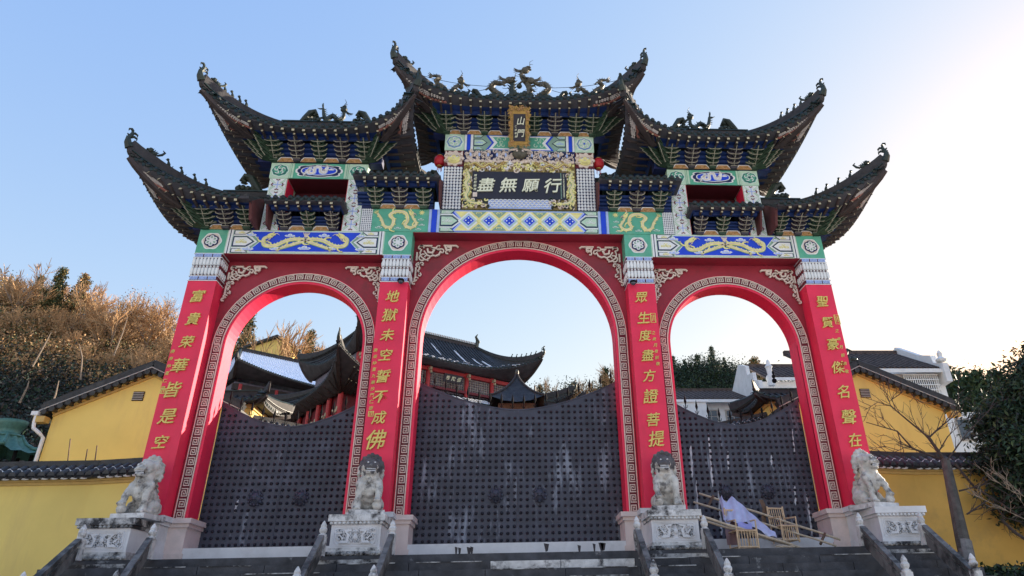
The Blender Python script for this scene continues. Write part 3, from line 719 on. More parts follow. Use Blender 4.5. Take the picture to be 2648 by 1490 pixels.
# --- middle tower
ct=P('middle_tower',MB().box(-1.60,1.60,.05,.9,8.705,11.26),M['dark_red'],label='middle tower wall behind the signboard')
BE=MB(); BE.ball((0,0,0),(.036,.03,.042),8,6); BEm=BE.mesh('bead',M['white_paint'],True)
for s in (-1,1):
    xa,xb=sorted((s*1.605,s*2.125)); pn=P('bead_panel',MB().box(xa,xb,.01,.92,8.705,10.15),M['navy'],label='panel of white beads %s of the signboard'%('left' if s<0 else 'right'))
    b=MB()
    for i in range(6):
        x=xa+.045+i*.086
        for j in range(14):
            z=8.775+j*.1; b.ball((x,-.005,z),(.042,.035,.049),10,6)
    P('bead',b,M['white_paint'],pn,True,kind='stuff')
    b=MB()
    for i in range(7): b.box(xa+.0+i*.0865-.004,xa+i*.0865+.006,-.006,.01,8.71,10.15)
    for j in range(15): b.box(xa,xb,-.005,.008,8.72+j*.1,8.73+j*.1)
    P('bead_grid',b,M['navy'],pn)
    # pale yellow beast mask
    b=MB(); cx=s*1.865; b.plate([(cx+(.27+.028*cos(9*a))*cos(a)*1.0,10.41+(.25+.03*cos(9*a))*sin(a)) for a in [2*pi*i/72 for i in range(72)]],-.03,.06,0)
    b.ball((cx,-.03,10.37),(.19,.09,.15),12,8,1); b.ball((cx,-.09,10.30),(.09,.06,.05),8,6,1); b.ball((cx,-.12,10.345),(.04,.03,.03),8,5,0)
    for t in (-1,1):
        b.ball((cx+t*.085,-.10,10.42),(.035,.025,.03),8,6,2); b.ball((cx+t*.085,-.122,10.42),(.012,.01,.012),6,4,3); b.ribbon([(cx+t*.03,10.455),(cx+t*.09,10.49),(cx+t*.15,10.45)],.03,-.12,.04,m=0)
        b.plate([(cx+t*.16,10.52),(cx+t*.24,10.66),(cx+t*.25,10.47)],-.07,.06,0); b.ribbon(spir(cx+t*.2,10.33,.06,0,t*5,8),.025,-.08,.04,m=0)
    P('beast_mask',b,[M['cream'],M['yellow_paint'],M['white_paint'],M['navy']],pn)
    P('mask_ground',MB().box(xa-.01,xb+.01,.02,.92,10.152,10.70),M['dark_red'],pn)
    bk=P('green_block',MB().box(s*1.60,s*2.15,-.012,.93,10.70,11.27),M['pale_green']); medallion(bk,s*1.875,10.985,.25,.24,-.02,c1='pale_green',c0='blue_paint')
bm=P('painted_beam',MB().box(-1.598,1.598,-.010,.9,10.705,11.265),M['sage'],label='top beam with green scroll panels either side of the upright plaque')
z0,z1=10.705,11.265; zm=(z0+z1)/2
for t in (-1,1):
    b=MB()
    for a,c_,m_ in ((1.585,1.53,0),(1.52,1.42,1),(1.41,1.345,0)): b.box(t*a,t*c_,-.022,0,z0+.003,z1-.003,m_)
    P('beam_stripe',b,[M['white_paint'],M['blue_paint']],bm); b=MB()
    b.plate([(t*.30,z0+.02),(t*.98,z0+.02),(t*.80,zm),(t*.98,z1-.02),(t*.30,z1-.02)],-.018,.01,1)
    b.plate([(t*.30,z0+.04),(t*.90,z0+.04),(t*.74,zm),(t*.90,z1-.04),(t*.30,z1-.04)],-.024,.01,0)
    b.plate([(t*.30,z0+.09),(t*.78,z0+.09),(t*.64,zm),(t*.78,z1-.09),(t*.30,z1-.09)],-.030,.01,2)
    P('beam_border',b,[M['white_paint'],M['blue_paint'],M['green_paint']],bm)
    b=MB(); 
    for c,r,a0,tn in (((t*.62,zm+.10),.075,0,5),((t*.62,zm-.10),.075,1,-5),((t*.46,zm+.12),.07,2,-5),((t*.47,zm-.10),.075,2,5),((t*.55,zm),.06,0,5)): b.ribbon(spir(*c,r,a0,tn,10),.026,-.042,.014)
    P('vine_scroll',b,M['pale_green'],bm)
    xe=t*1.335; scrollcell(bm,[(xe,zm-.12),(xe-t*.26,zm-.12),(xe-t*.40,zm),(xe-t*.26,zm+.12),(xe,zm+.12)],-.022,xe-t*.17,zm,.09,c0='pale_green',c1='light_blue')
    for v in (-1,1):
        ze=z0 if v<0 else z1; scrollcell(bm,[(xe,ze-v*.02),(xe-t*.30,ze-v*.02),(xe-t*.2,ze-v*.12),(xe,ze-v*.12)],-.022,xe-t*.14,ze-v*.075,.05,c0='pale_green',c1='light_blue')
# relief of clouds and figures under the beam
rl=P('cloud_relief',MB().box(-1.585,1.585,-.02,.05,10.285,10.70),M['navy'],ct); random.seed(3)
b=MB()
for k in range(210):
    x=random.uniform(-1.54,1.54); z=random.uniform(10.33,10.67); b.ribbon(spir(x,z,random.uniform(.03,.075),random.uniform(0,6),random.choice((-5,5,4)),7),.020,-.05-random.random()*.03,.05)
for k in range(28):
    x=-1.5+k*.111; b.ball((x,-.04,10.31+.02*sin(k*2.1)),(.07,.04,.05),7,5)
for k in range(12):
    x=-1.4+k*.25
    if abs(x)<.3: continue
    b.ball((x,-.07,10.52),(.035,.03,.07),6,5,1); b.ball((x,-.08,10.61),(.025,.025,.028),6,5,0)
P('carving',b,[M['cream'],M['light_blue']],rl,kind='stuff')
# signboard
sb=P('signboard',MB().box(-1.32,1.32,-.06,.02,9.04,9.95),M['board_black'],label='wide black signboard with four pale brush characters')
fr=MB(); fr.box(-1.575,1.575,-.03,.04,8.72,10.28,0); frm=P('board_frame',fr,M['frame_gold'],sb)
random.seed(5); b=MB()
def swirl_zone(b,x0,x1,za,zb,n,ms):
    for k in range(n):
        x=random.uniform(x0,x1); z=random.uniform(za,zb); r=random.uniform(.035,.085)
        b.ribbon(spir(x,z,r,random.uniform(0,6),random.choice((-4.5,4.5,3.2)),7),random.choice((.02,.026,.034)),-.07-random.random()*.04,.06,m=random.choice(ms))
swirl_zone(b,-1.54,1.54,9.99,10.25,150,(0,0,0,1,2)); swirl_zone(b,-1.54,-1.36,8.76,9.98,64,(0,0,1)); swirl_zone(b,1.36,1.54,8.76,9.98,64,(0,0,1))
swirl_zone(b,-1.5,-.85,8.76,9.02,26,(0,1,3)); swirl_zone(b,.85,1.5,8.76,9.02,26,(0,1,3))
P('carving',b,[M['yellow_paint'],M['cream'],M['white_paint'],M['ornament_bronze']],frm,kind='stuff')
for t in (-1,1):
    dragon(frm,[(t*1.42,10.10),(t*1.25,10.2),(t*1.05,10.06),(t*.85,10.18),(t*.65,10.08),(t*.50,10.18)],-.115,.075,flip=t,mts=('gold_paint','yellow_paint','cream'),n=26)
    dragon(frm,[(t*1.47,9.9),(t*1.41,9.7),(t*1.50,9.5),(t*1.42,9.3),(t*1.48,9.1),(t*1.35,8.9),(t*1.12,8.86)],-.115,.07,flip=t,mts=('yellow_paint','cream','sage'),n=30)
# waves along the bottom of the frame
b=MB(); 
for r in range(4):
    for k in range(15):
        x=-.80+k*.115+(.057 if r%2 else 0); z=8.765+r*.066
        b.ribbon([(x+.055*cos(a),z+.05*sin(a)) for a in [pi*i/7 for i in range(8)]],.018,-.075-.004*r,.05)
    
P('wave_carving',b,M['white_paint'],frm)
P('wave_ground',MB().box(-.86,.88,-.05,-.03,8.74,9.02),M['light_blue'],frm)
for x,ch in ((-.93,'盡'),(-.32,'無'),(.31,'願'),(.93,'行')): write(ch,x,-.085,9.48,.50,M['pale_letter'],sb,th=.04,brush=.008,bold=.010)
for k,ch in enumerate('趙樸初敬題'): write(ch,-1.235,-.075,9.80-k*.115,.085,M['pale_letter'],sb,th=.02,brush=.008,bold=.004)
b=MB(); b.box(-1.29,-1.17,-.075,-.06,9.10,9.24); P('seal',b,M['cream'],sb)
for k,ch in enumerate('一九九八年歲次戊寅佛誕吉旦地藏禪寺'): write(ch,1.235 if k>8 else 1.235,-.075,9.88-k*.047,.043,M['pale_letter'],sb,th=.012,brush=.006,bold=.004)
b=MB()
for k in range(20): b.box(1.145,1.175,-.075,-.06,9.07+k*.043,9.095+k*.043)
P('inscription_marks',b,M['sage'],sb,kind='stuff')
# upright plaque, leaning forward
pl=bpy.data.objects.new('plaque',None); COL.objects.link(pl); pl.parent=gate; pl.location=(-.02,-.20,10.75); pl.rotation_euler=(radians(33),0,0); pl.scale=(.86,.9,.88)
pl['label']='upright gold framed plaque with two characters'
b=MB(); b.box(-.31,.31,-.03,.05,.02,1.22); P('plaque_frame',b,M['gold_paint'],pl)
b=MB(); random.seed(9)
for k in range(150):
    e=random.random()*3.66
    if e<1.24: x,z=-.29,e
    elif e<2.48: x,z=.29,e-1.24
    elif e<3.07: x,z=e-2.48-.3,.03
    else: x,z=e-3.07-.3,1.2
    x+=random.uniform(-.06,.06); z+=random.uniform(-.05,.05)
    b.ribbon(spir(x,z,random.uniform(.03,.06),random.uniform(0,6),random.choice((-4.5,4.5)),6),random.choice((.016,.022)),-.06-random.random()*.05,.06,m=random.choice((0,0,1)))
b.ribbon([(.22*cos(a),1.22+.14*sin(a)) for a in [pi*i/10 for i in range(11)]],.04,-.06,.05,m=2)
P('carving',b,[M['gold_paint'],M['orange_panel'],M['ornament_bronze']],pl,kind='stuff')
P('plaque_board',MB().box(-.20,.20,-.065,-.03,.15,1.02),M['board_black'],pl)
for ch,z in (('山',.80),('門',.40)): write(ch,.045,-.085,z,.26,M['pale_letter'],pl,th=.03,brush=.011,bold=.008)
for k in range(4): write('岳麓題印'[k] if False else '仁德敬題'[k],-.115,-.075,.62-k*.11,.075,M['pale_letter'],pl,th=.015,brush=.008,bold=.004)
# lower beast under plaque
b=MB(); b.ball((0,-.12,10.52),(.22,.12,.16),10,8,0)
for t in (-1,1):
    b.ball((t*.08,-.22,10.56),(.035,.03,.03),7,5,1)
    for k in range(5): b.tube([(t*.05,-.16,10.62),(t*(.10+.05*k),-.16,10.72-.02*k),(t*(.14+.06*k),-.14,10.70-.05*k)],[.02,.014,.004],5,1)
P('beast_mask',b,[M['ornament_lit'],M['cream']],pl.parent)
# ================================================================ bracket sets
def bracket(edge,body,reach=.46,height=.46,width=.44,tiers=5):
    b=MB()
    b.plate([(-.085,-.02),(.085,-.02),(.11,.06),(-.11,.06)],-.12,.14,0); b.plate([(-.10,.055),(.10,.055),(.10,.07),(-.10,.07)],-.125,.1,1)
    for k in range(tiers):
        f=k/(tiers-1); y=-.03-reach*f; z=.05+(height-.05)*k/tiers; w=width*(.70+.34*min(1,f*1.6))/2; th=.07; hh=(height-.05)/tiers*.80
        prof=[(-w,z+hh*1.35),(-w*.86,z+hh*.55),(-w*.5,z),(w*.5,z),(w*.86,z+hh*.55),(w,z+hh*1.35),(w*.80,z+hh*1.25),(w*.70,z+hh*1.0),(-w*.70,z+hh*1.0),(-w*.80,z+hh*1.25)]
        b.plate(prof,y,th,0)
        b.ribbon(prof[:6],.017,y-.006,.01,m=1)
        pt_=(height-.05)/tiers; b.plate([(-w*.72,z+hh*.5),(w*.72,z+hh*.5),(w*.62,z+pt_+.01),(-w*.62,z+pt_+.01)],y+.02,.06,0)
        b.plate([(-.05,z+hh*.6),(.05,z+hh*.6),(.045,z+hh*1.4),(-.045,z+hh*1.4)],y-.05,.06,0); b.ribbon([(-.05,z+hh*1.35),(0,z+hh*.7),(.05,z+hh*1.35)],.010,y-.056,.01,m=1)
        b.plateX([(y,z+hh*.1),(y-.13,z+hh*.9),(y-.10,z+hh*1.15),(y+.02,z+hh*.75),(.02,z+hh*.75),(.02,z+hh*.1)],-.028,.028,0)
        b.bar((0,y,z+hh*.1),(0,y-.13,z+hh*.9),.02,.012,1)
        for s in (-1,1): b.box(s*w*.92-.022,s*w*.92+.022,y+.0,y+th,z+hh*1.35,z+hh*1.75,0)
        # transverse arms
        for s in (-1,1): b.plateX([(y+.02,z),(y-.02,z+hh*.7),(.02,z+hh*.7),(.02,z)],s*w*.52-.02,s*w*.52+.02,0)
    return b.mesh('bracket_set',[M[body],M[edge]])
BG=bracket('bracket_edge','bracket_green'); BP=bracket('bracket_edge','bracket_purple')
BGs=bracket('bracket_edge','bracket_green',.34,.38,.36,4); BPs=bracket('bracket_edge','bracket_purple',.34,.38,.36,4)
def corner_fan(sx):    # long pale green blades fanning out under a corner, copies of the same carving
    b=MB()
    for k in range(5):
        z=.03+.088*k; L=.30+.105*k
        for a in (.55,.95,1.25):
            dx,dy=sx*sin(a),-cos(a); p=Vector((0,0,z)); q=Vector((dx*L,dy*L,z+.05+.02*k))
            b.bar(p,q,.13,.065,0); t=q+Vector((dx,dy,.35)).normalized()*.17
            b.tube([q,t],[.085,.006],4,0,sq=.6); b.bar(q+Vector((0,0,-.05)),t,.016,.016,1)
    for k in range(4):
        b.bar((sx*.05,-.1-.12*k,.12+.1*k),(sx*.35,.05-.12*k,.14+.1*k),.05,.05,0)
        b.bar((0,-.05-.12*k,.14+.1*k),(-sx*.25,-.1-.12*k,.2+.1*k),.05,.05,0); b.bar((0,-.08-.12*k,.115+.1*k),(-sx*.25,-.13-.12*k,.175+.1*k),.012,.012,1)
    return b.mesh('bracket_set',[M['bracket_green'],M['bracket_edge']])
CF={s:corner_fan(s) for s in (-1,1)}
TRm=None
def trapez():
    b=MB(); b.plate([(-.17,0),(.17,0),(.10,.13),(-.10,.13)],-.02,.03,0); b.ribbon([(-.18,0),(-.105,.14),(.105,.14),(.18,0)],.018,-.03,.014,m=1)
    for s in (-1,1): b.ribbon(spir(s*.06,.055,.035,0,s*5,7),.012,-.032,.012,m=2)
    return b.mesh('gap_panel',[M['orange_panel'],M['white_paint'],M['gold_paint']])
TRm=trapez()
def bracket_row(par,xs,zb,zt,x0,x1,kinds,corners=(),reach=.46,yb=.0,sc=1.0,small=False):
    # stepped blue boards behind
    n=4
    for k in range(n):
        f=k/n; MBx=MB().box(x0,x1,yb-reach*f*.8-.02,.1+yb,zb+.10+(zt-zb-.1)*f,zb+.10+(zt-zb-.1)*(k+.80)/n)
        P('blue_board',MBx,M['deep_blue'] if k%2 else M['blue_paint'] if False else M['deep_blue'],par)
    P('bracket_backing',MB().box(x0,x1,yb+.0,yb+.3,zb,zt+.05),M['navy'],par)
    for i,x in enumerate(xs):
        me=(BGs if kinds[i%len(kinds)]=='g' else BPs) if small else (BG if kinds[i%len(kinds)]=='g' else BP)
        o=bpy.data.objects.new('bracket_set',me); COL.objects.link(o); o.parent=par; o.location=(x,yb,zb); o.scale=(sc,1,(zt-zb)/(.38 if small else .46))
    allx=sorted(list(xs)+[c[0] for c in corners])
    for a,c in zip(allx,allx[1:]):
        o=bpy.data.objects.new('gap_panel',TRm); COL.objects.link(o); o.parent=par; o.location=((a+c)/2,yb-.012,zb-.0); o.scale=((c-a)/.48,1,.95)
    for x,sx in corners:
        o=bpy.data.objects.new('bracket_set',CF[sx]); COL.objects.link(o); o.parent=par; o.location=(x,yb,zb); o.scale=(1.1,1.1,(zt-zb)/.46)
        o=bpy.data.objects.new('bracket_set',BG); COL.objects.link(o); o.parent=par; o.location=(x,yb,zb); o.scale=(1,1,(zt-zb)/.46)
# ================================================================ roofs
TL=MB()
for i in range(5):
    pass
def half_tile():
    b=MB(); n=7; r=.062; rows=[]
    for y,z in ((0,0),(.20,.03),(.42,.10)):
        rows.append([(r*cos(pi*k/(n-1)),y,z+r*sin(pi*k/(n-1))) for k in range(n)])
    b.grid(rows,0); b.plate([(r*cos(2*pi*k/10),r*.15+r*.98*sin(2*pi*k/10)) for k in range(10)],-.03,.03,1)
    b.plate([(.034*cos(2*pi*k/8),r*.15+.034*sin(2*pi*k/8)) for k in range(8)],-.036,.008,0)
    return b.mesh('eave_tile',[M['roof_tile'],M['roof_glaze']],True)
HT=half_tile()
DT=MB(); DT.plate([(-.075,.03),(-.04,-.02),(0,-.065),(.04,-.02),(.075,.03)],-.012,.03); DTm=DT.mesh('drip_tile',M['roof_glaze'])
NR=[0]
def curve_roof(name,label,xc0,xc1,cl,cr_,Zm,lift,p,Ym,dY,Zb,Zr,rx0,rx1,ring,Yr=.5,bow=.35,Yb=None,parent=gate,step=.2,beam=True,hipthick=.16,fade=2.2,raft=True,hip_beasts=(),beast_s=1,finial=True,objects=True,bed='roof_tile',roll='roof_tile',scales=True,tw=1.0,wood='soffit_wood'):
    """roof with a curved eave all round. xc0/xc1 corner x, cl/cr_ tell whether the corner sweeps up"""
    rf=bpy.data.objects.new(name,None); COL.objects.link(rf); rf.parent=parent; rf['label']=label
    xm=(xc0+xc1)/2 if (cl and cr_) else (xc1 if cl else xc0 if cr_ else (xc0+xc1)/2)
    Yb=Yb if Yb is not None else 2*Yr-Ym
    def tt(x):
        if x<xm: return min(1,(xm-x)/(xm-xc0)) if cl else 0
        return min(1,(x-xm)/(xc1-xm)) if cr_ else 0
    def F(x,back=False):
        t=tt(x); y=(Yb+dY*t**3) if back else (Ym-dY*t**3); return Vector((x,y,Zm+lift*t**p))
    def SD(v,right):    # v -1 front corner .. 1 back corner
        xc=xc1 if right else xc0; sg=1 if right else -1; t=abs(v)
        if (cr_ if right else cl): return Vector((xc-sg*bow*(1-t**3),(Ym+Yb)/2+((Yb-Ym)/2+dY)*v,Zm+lift*(.22+.78*t**p)))
        return Vector((xc,(Ym+Yb)/2+((Yb-Ym)/2)*v,Zm))
    nx=max(8,int((xc1-xc0)/.14)); ny=14
    fr=[F(xc0+(xc1-xc0)*i/nx) for i in range(nx+1)]; bk=[F(xc1-(xc1-xc0)*i/nx,True) for i in range(nx+1)]
    rs=[SD(-1+2*i/ny,True) for i in range(ny+1)]; ls=[SD(1-2*i/ny,False) for i in range(ny+1)]
    per=fr[:-1]+rs[:-1]+bk[:-1]+ls[:-1]; per.append(per[0])
    def ridge(q): return Vector((min(max(q.x,rx0),rx1),Yr,Zr))
    def surf(q,u,dz=0):
        r=ridge(q); lf=q.z-Zm
        return Vector((q.x+(r.x-q.x)*u,q.y+(r.y-q.y)*u,Zm+lf*(1-u)**fade+(Zr-Zm)*u**1.3+dz))
    us=[0,.12,.25,.4,.55,.7,.85,1]
    b=MB(); b.grid([[surf(q,u,.0) for q in per] for u in us],0,flip=False)
    P('tile_bed',b,M[bed],rf)
    # drip board under the eave and soffit to the bracket ring
    b=MB(); b.grid([[q+Vector((0,0,-.004)) for q in per],[q+Vector((0,0,-.085)) for q in per]],0,flip=True); P('eave_board',b,M['ridge_plaster'],rf)
    X0,X1,Y0,Y1=ring
    def inner(q): return Vector((min(max(q.x,X0),X1),min(max(q.y,Y0),Y1),Zb))
    rows=[]
    for u in (0,.15,.35,.6,.85,1):
        rows.append([ (lambda q,i_: Vector((q.x+(i_.x-q.x)*u,q.y+(i_.y-q.y)*u,(Zb+((q.z-.085)-Zb)*(1-u)**1.5))))(q,inner(q)) for q in per])
    b=MB(); b.grid(rows[:4],0,flip=True); b.grid(rows[3:],1,flip=True); P('soffit',b,[M[wood],M['deep_blue'] if wood=='soffit_wood' and parent is gate else M[wood]],rf)
    def sof(q,u,dz=0):
        i_=inner(q); return Vector((q.x+(i_.x-q.x)*u,q.y+(i_.y-q.y)*u,(Zb+((q.z-.085)-Zb)*(1-u)**1.5)+dz))
    # eave tiles: front and the two sides
    def place(q,q2,q0,i_obj,st):
        d=(q2-q0); ang=atan2(d.y,d.x); inward=surf(q,.12)-q; 
        pit=atan2(inward.z,hypot(inward.x,inward.y))
        if i_obj and NR[0]<300:
            NR[0]+=1
            for me,nm,dz in ((HT,'eave_tile',.01),(DTm,'drip_tile',-.03)):
                o=bpy.data.objects.new(nm,me); COL.objects.link(o); o.parent=rf
                qq=q if nm=='eave_tile' else (q+q2)/2
                o.location=qq+Vector((0,0,dz)); o.rotation_euler=(0,-atan2(d.z,hypot(d.x,d.y)),ang) if nm=='drip_tile' else (pit*.6,-atan2(d.z,hypot(d.x,d.y))*.0,ang)
        else: st.append((q,(q+q2)/2,ang,pit))
    st=[]
    def walk(fn,L,obj):
        # even spacing along a curve
        pts=[fn(i/120) for i in range(121)]; acc=0; nxt=step*.5; out=[]
        for a,c in zip(pts,pts[1:]):
            l=(c-a).length
            while acc+l>=nxt: out.append(a.lerp(c,(nxt-acc)/l)); nxt+=step
            acc+=l
        for i in range(len(out)-1): place(out[i],out[i+1],out[max(i-1,0)],obj,st)
    walk(lambda f:F(xc0+(xc1-xc0)*f),0,objects)
    if cr_: walk(lambda f:SD(-1+2*f,True),0,False)
    if cl: walk(lambda f:SD(1-2*f,False),0,False)
    walk(lambda f:F(xc1-(xc1-xc0)*f,True),0,False)
    b=MB()
    for q,q3,ang,pit in st:
        ca,sa=cos(ang),sin(ang); s0=len(b.v)
        r=.06; rows=[]
        for y,z in ((-.02,.0),(.3,.3*sin(pit))): rows.append([(r*cos(pi*k/4),y,z+r*sin(pi*k/4)) for k in range(5)])
        b.grid(rows,0); b.add([(-r,-.02,-.01),(r,-.02,-.01),(r*.7,-.02,r),(-r*.7,-.02,r)],[(0,1,2,3)],0)
        b.add([(.03,-.01,0),(.1,-.03,-.07),(.17,-.01,0)],[(0,1,2)],0)
        b.xf(lambda v:(q.x+v[0]*ca-v[1]*sa,q.y+v[0]*sa+v[1]*ca,q.z+v[2]+.01),s0)
    if st: P('eave_tile_row',b,M['roof_glaze'],rf,kind='stuff')
    # tile rolls running up the slope
    b=MB()
    for q in [F(xc0+(xc1-xc0)*(i+.5)/max(2,int((xc1-xc0)/step))) for i in range(max(2,int((xc1-xc0)/step)))]+([SD(-1+2*(i+.5)/16,True) for i in range(16)] if cr_ else [])+([SD(-1+2*(i+.5)/16,False) for i in range(16)] if cl else []):
        b.tube([surf(q,u,.02) for u in (0.02,.2,.4,.6,.8,.98)],.05*tw,5,0)
    P('tile_rolls',b,M[roll],rf,kind='stuff')
    # main ridge
    b=MB(); b.box(rx0-.05,rx1+.05,Yr-.09,Yr+.09,Zr-.05,Zr+.16,0); b.box(rx0-.1,rx1+.1,Yr-.12,Yr+.12,Zr+.16,Zr+.20,1); P('main_ridge',b,[M['ridge_plaster'],M['roof_glaze']],rf)
    # hip ridges with finials and beasts
    hips=[]
    for sx,on in ((-1,cl),(1,cr_)):
        if not on: continue
        for back in (False,True):
            c=F(xc0 if sx<0 else xc1,back)
            N=14; pth=[surf(c,u,.05) for u in [i/N for i in range(N+1)]]
            out=(c-Vector((rx0 if sx<0 else rx1,Yr,c.z))); out.z=0; out.normalize()
            b=MB(); wd=hipthick
            tip=[c+out*.05+Vector((0,0,.10)),c+out*.14+Vector((0,0,.30)),c+out*.13+Vector((0,0,.50))]
            side=Vector((-out.y,out.x,0))
            prof=[]
            pp=[tip[1],tip[0]]+pth
            for i,q in enumerate(pp):
                hh=(.36-.24*max(0,(i-5))/(len(pp)-5)) if i>3 else (.10,.24,.36,.36)[i]; w_=wd*(.3,.7,1,1)[min(i,3)]
                if i==0: prof.append([q+side*w_/2,q+side*w_/2+Vector((0,0,hh)),q-side*w_/2+Vector((0,0,hh)),q-side*w_/2,q+side*w_/2])
                else: prof.append([q+side*w_/2-Vector((0,0,.05)),q+side*w_/2+Vector((0,0,hh-.05)),q-side*w_/2+Vector((0,0,hh-.05)),q-side*w_/2-Vector((0,0,.05)),q+side*w_/2-Vector((0,0,.05))])
            b.grid(prof,0); 
            hr=P('hip_ridge',b,M['ridge_plaster'],rf)
            b=MB(); b.tube([q+Vector((0,0,.31-.24*max(0,i_-3)/(len(pth)-3))) for i_,q in enumerate(pth)],.055,6,0); b.tube([q+side*wd*.6+Vector((0,0,.02)) for q in pth],.02,4,0); b.tube([q-side*wd*.6+Vector((0,0,.02)) for q in pth],.02,4,0)
            P('ridge_cap',b,M['roof_glaze'],hr)
            if finial:
                fz=c+out*.07+Vector((0,0,.16)); b=MB(); h_=.66
                b.tube([fz-out*.03,fz+out*.05+Vector((0,0,.20*h_)),fz+out*.06+Vector((0,0,.36*h_)),fz+out*.02+Vector((0,0,.50*h_)),fz+Vector((0,0,.66*h_)),fz+out*.03+Vector((0,0,.78*h_))],[.11,.085,.06,.055,.04,.02],7)
                for k in range(4): b.tube([fz+out*.05+Vector((0,0,(.12+.12*k)*h_)),fz+out*.12+Vector((0,0,(.18+.12*k)*h_))],[.04,.008],4)
                for a_,l,z in ((-1,.13,.44),(-1,.12,.60),(1,.10,.72)):
                    q=fz+Vector((0,0,z*h_)); d=out*a_; b.tube([q,q+d*l*.5+Vector((0,0,.05)),q+d*l+Vector((0,0,.03)),q+d*l*1.05-Vector((0,0,.03))],[.035,.035,.025,.008],5)
                P('fish_finial',b,M['ornament_bronze'],hr)
            if not back:
                hips.append((hr,c,out,pth))
                for u,kind in hip_beasts:
                    q=surf(c,u,.36-.22*max(0,u-.2)/.8); d=out
                    b=MB()
                    if kind=='lion':
                        b.ball(q+Vector((0,0,.07)),(.10,.07,.08),7,5); b.ball(q+d*.09+Vector((0,0,.15)),(.07,.06,.07),7,5); b.ball(q+d*.16+Vector((0,0,.14)),(.04,.035,.03),6,4)
                        for a_ in (-1,1): b.tube([q+d*.05+side*a_*.04,q+d*.10+side*a_*.04-Vector((0,0,.07))],.022,4); b.tube([q-d*.06+side*a_*.04,q-d*.08+side*a_*.05-Vector((0,0,.07))],.025,4)
                        b.tube([q-d*.10+Vector((0,0,.08)),q-d*.20+Vector((0,0,.16)),q-d*.26+Vector((0,0,.26)),q-d*.20+Vector((0,0,.30))],[.03,.035,.03,.01],5)
                        for k in range(4): b.tube([q+d*(.04-.04*k)+Vector((0,0,.14)),q+d*(.02-.05*k)+Vector((0,0,.24-.02*k))],[.025,.004],4)
                    else:
                        b.tube([q-Vector((0,0,.05)),q+Vector((0,0,.08)),q+d*.03+Vector((0,0,.18))],[.045,.05,.02],6); b.ball(q+d*.05+Vector((0,0,.21)),(.04,.04,.04),6,5)
                        b.tube([q+d*.05+Vector((0,0,.22)),q+d*.11+Vector((0,0,.19))],[.02,.004],4); b.tube([q-d*.02+Vector((0,0,.05)),q-d*.09+Vector((0,0,.03)),q-d*.12+Vector((0,0,.10))],[.03,.025,.006],5)
                    P('ridge_beast',b,M['ornament_bronze'],hr)
            # carved corner beam under the tip
            b=MB(); cs=[]
            for u in [i/8 for i in range(9)]: cs.append(sof(c,u,-.04))
            b.tube(cs,[.05,.08,.09,.1,.1,.1,.1,.1,.1],4); P('corner_beam',b,M['rafter_wood'],rf)
    # rafters
    if raft:
        def rafter(q,obj,acc,ends=True,both=True):
            a=sof(q,.10,-.02); m_=sof(q,.48,-.03); e=sof(q,1,-.03)
            if obj:
                b=MB(); b.bar(a+Vector((0,0,-.01)),m_,.055,.05,0); d=(a-m_).normalized(); b.bar(a+d*.012+Vector((0,0,-.01)),a+Vector((0,0,-.01)),.07,.065,1)
                m2=sof(q,.42,-.075); b.bar(m2,e+Vector((0,0,-.03)),.055,.055,0); b.bar(m2+d*.012,m2,.05,.05,1); P('rafter',b,[M['rafter_wood'],M['rafter_end']],rf)
            else:
                acc.bar(a+Vector((0,0,-.01)),m_,.055,.05,0); m2=sof(q,.42,-.075); acc.bar(m2,e+Vector((0,0,-.03)),.055,.055,0)
        acc=MB(); n=max(3,int((xc1-xc0)*.86/.27))
        for i in range(n):
            x=xc0+(xc1-xc0)*(.07+.86*(i+.5)/n); rafter(F(x),True,acc); rafter(F(x,True),False,acc)
        for right,on in ((False,cl),(True,cr_)):
            if not on: continue
            for i in range(13):
                v=-.88+1.76*i/12; rafter(SD(v,right),(right and xc1>5 or (not right and xc0<-5)) or False,acc)
        if acc.v: P('rafter_row',acc,M['rafter_wood'],rf,kind='stuff')
    # carved scale boards near the tips
    for sx,on in ((-1,cl),(1,cr_)):
        if not on or not scales: continue
        xc=xc0 if sx<0 else xc1
        for sidep in (0,1):
            b=MB(); nn=16
            for i in range(nn):
                f=i/nn
                if sidep==0: q=F(xc-sx*(.08+f*.95*abs(xc1-xc0)/6.8*1.3)); 
                else: q=SD(-1+.05+f*.42,sx>0)
                for j in range(4):
                    u=.16+.06*j+.10*f
                    if j>3.6*(1-f*.75): continue
                    a=sof(q,u,-.03); r=.047
                    b.add([(a.x-r,a.y,a.z),(a.x,a.y-r*.9,a.z-.01),(a.x+r,a.y,a.z),(a.x,a.y+r*.9,a.z-.01),(a.x,a.y,a.z-.04)],[(0,1,4),(1,2,4),(2,3,4),(3,0,4)],0)
            P('scale_board',b,M['scale_pale'],rf,kind='stuff')
            b=MB(); pts=[]
            for i in range(15):
                f=i/14
                if sidep==0: q=F(xc-sx*(.06+f*.95*abs(xc1-xc0)/6.8*1.3)); 
                else: q=SD(-1+.03+f*.42,sx>0)
                a=sof(q,.36+.10*f,-.03); b.ball((a.x,a.y,a.z),(.05,.05,.035),6,4)
            P('scallop_board',b,M['scale_red'],rf)
    if beam:
        b=MB(); b.box(X0,X1,Y0-.03,Y0+.06,Zb-.085,Zb+.03,0)
        if cl: b.box(X0-.03,X0+.06,Y0,Y1,Zb-.085,Zb+.03,0)
        if cr_: b.box(X1-.06,X1+.03,Y0,Y1,Zb-.085,Zb+.03,0)
        P('eave_beam',b,[M['deep_blue'],M['navy']],rf)
    return rf,surf,F,hips
HB=[(.30,'lion'),(.46,'s'),(.56,'s'),(.66,'s')]
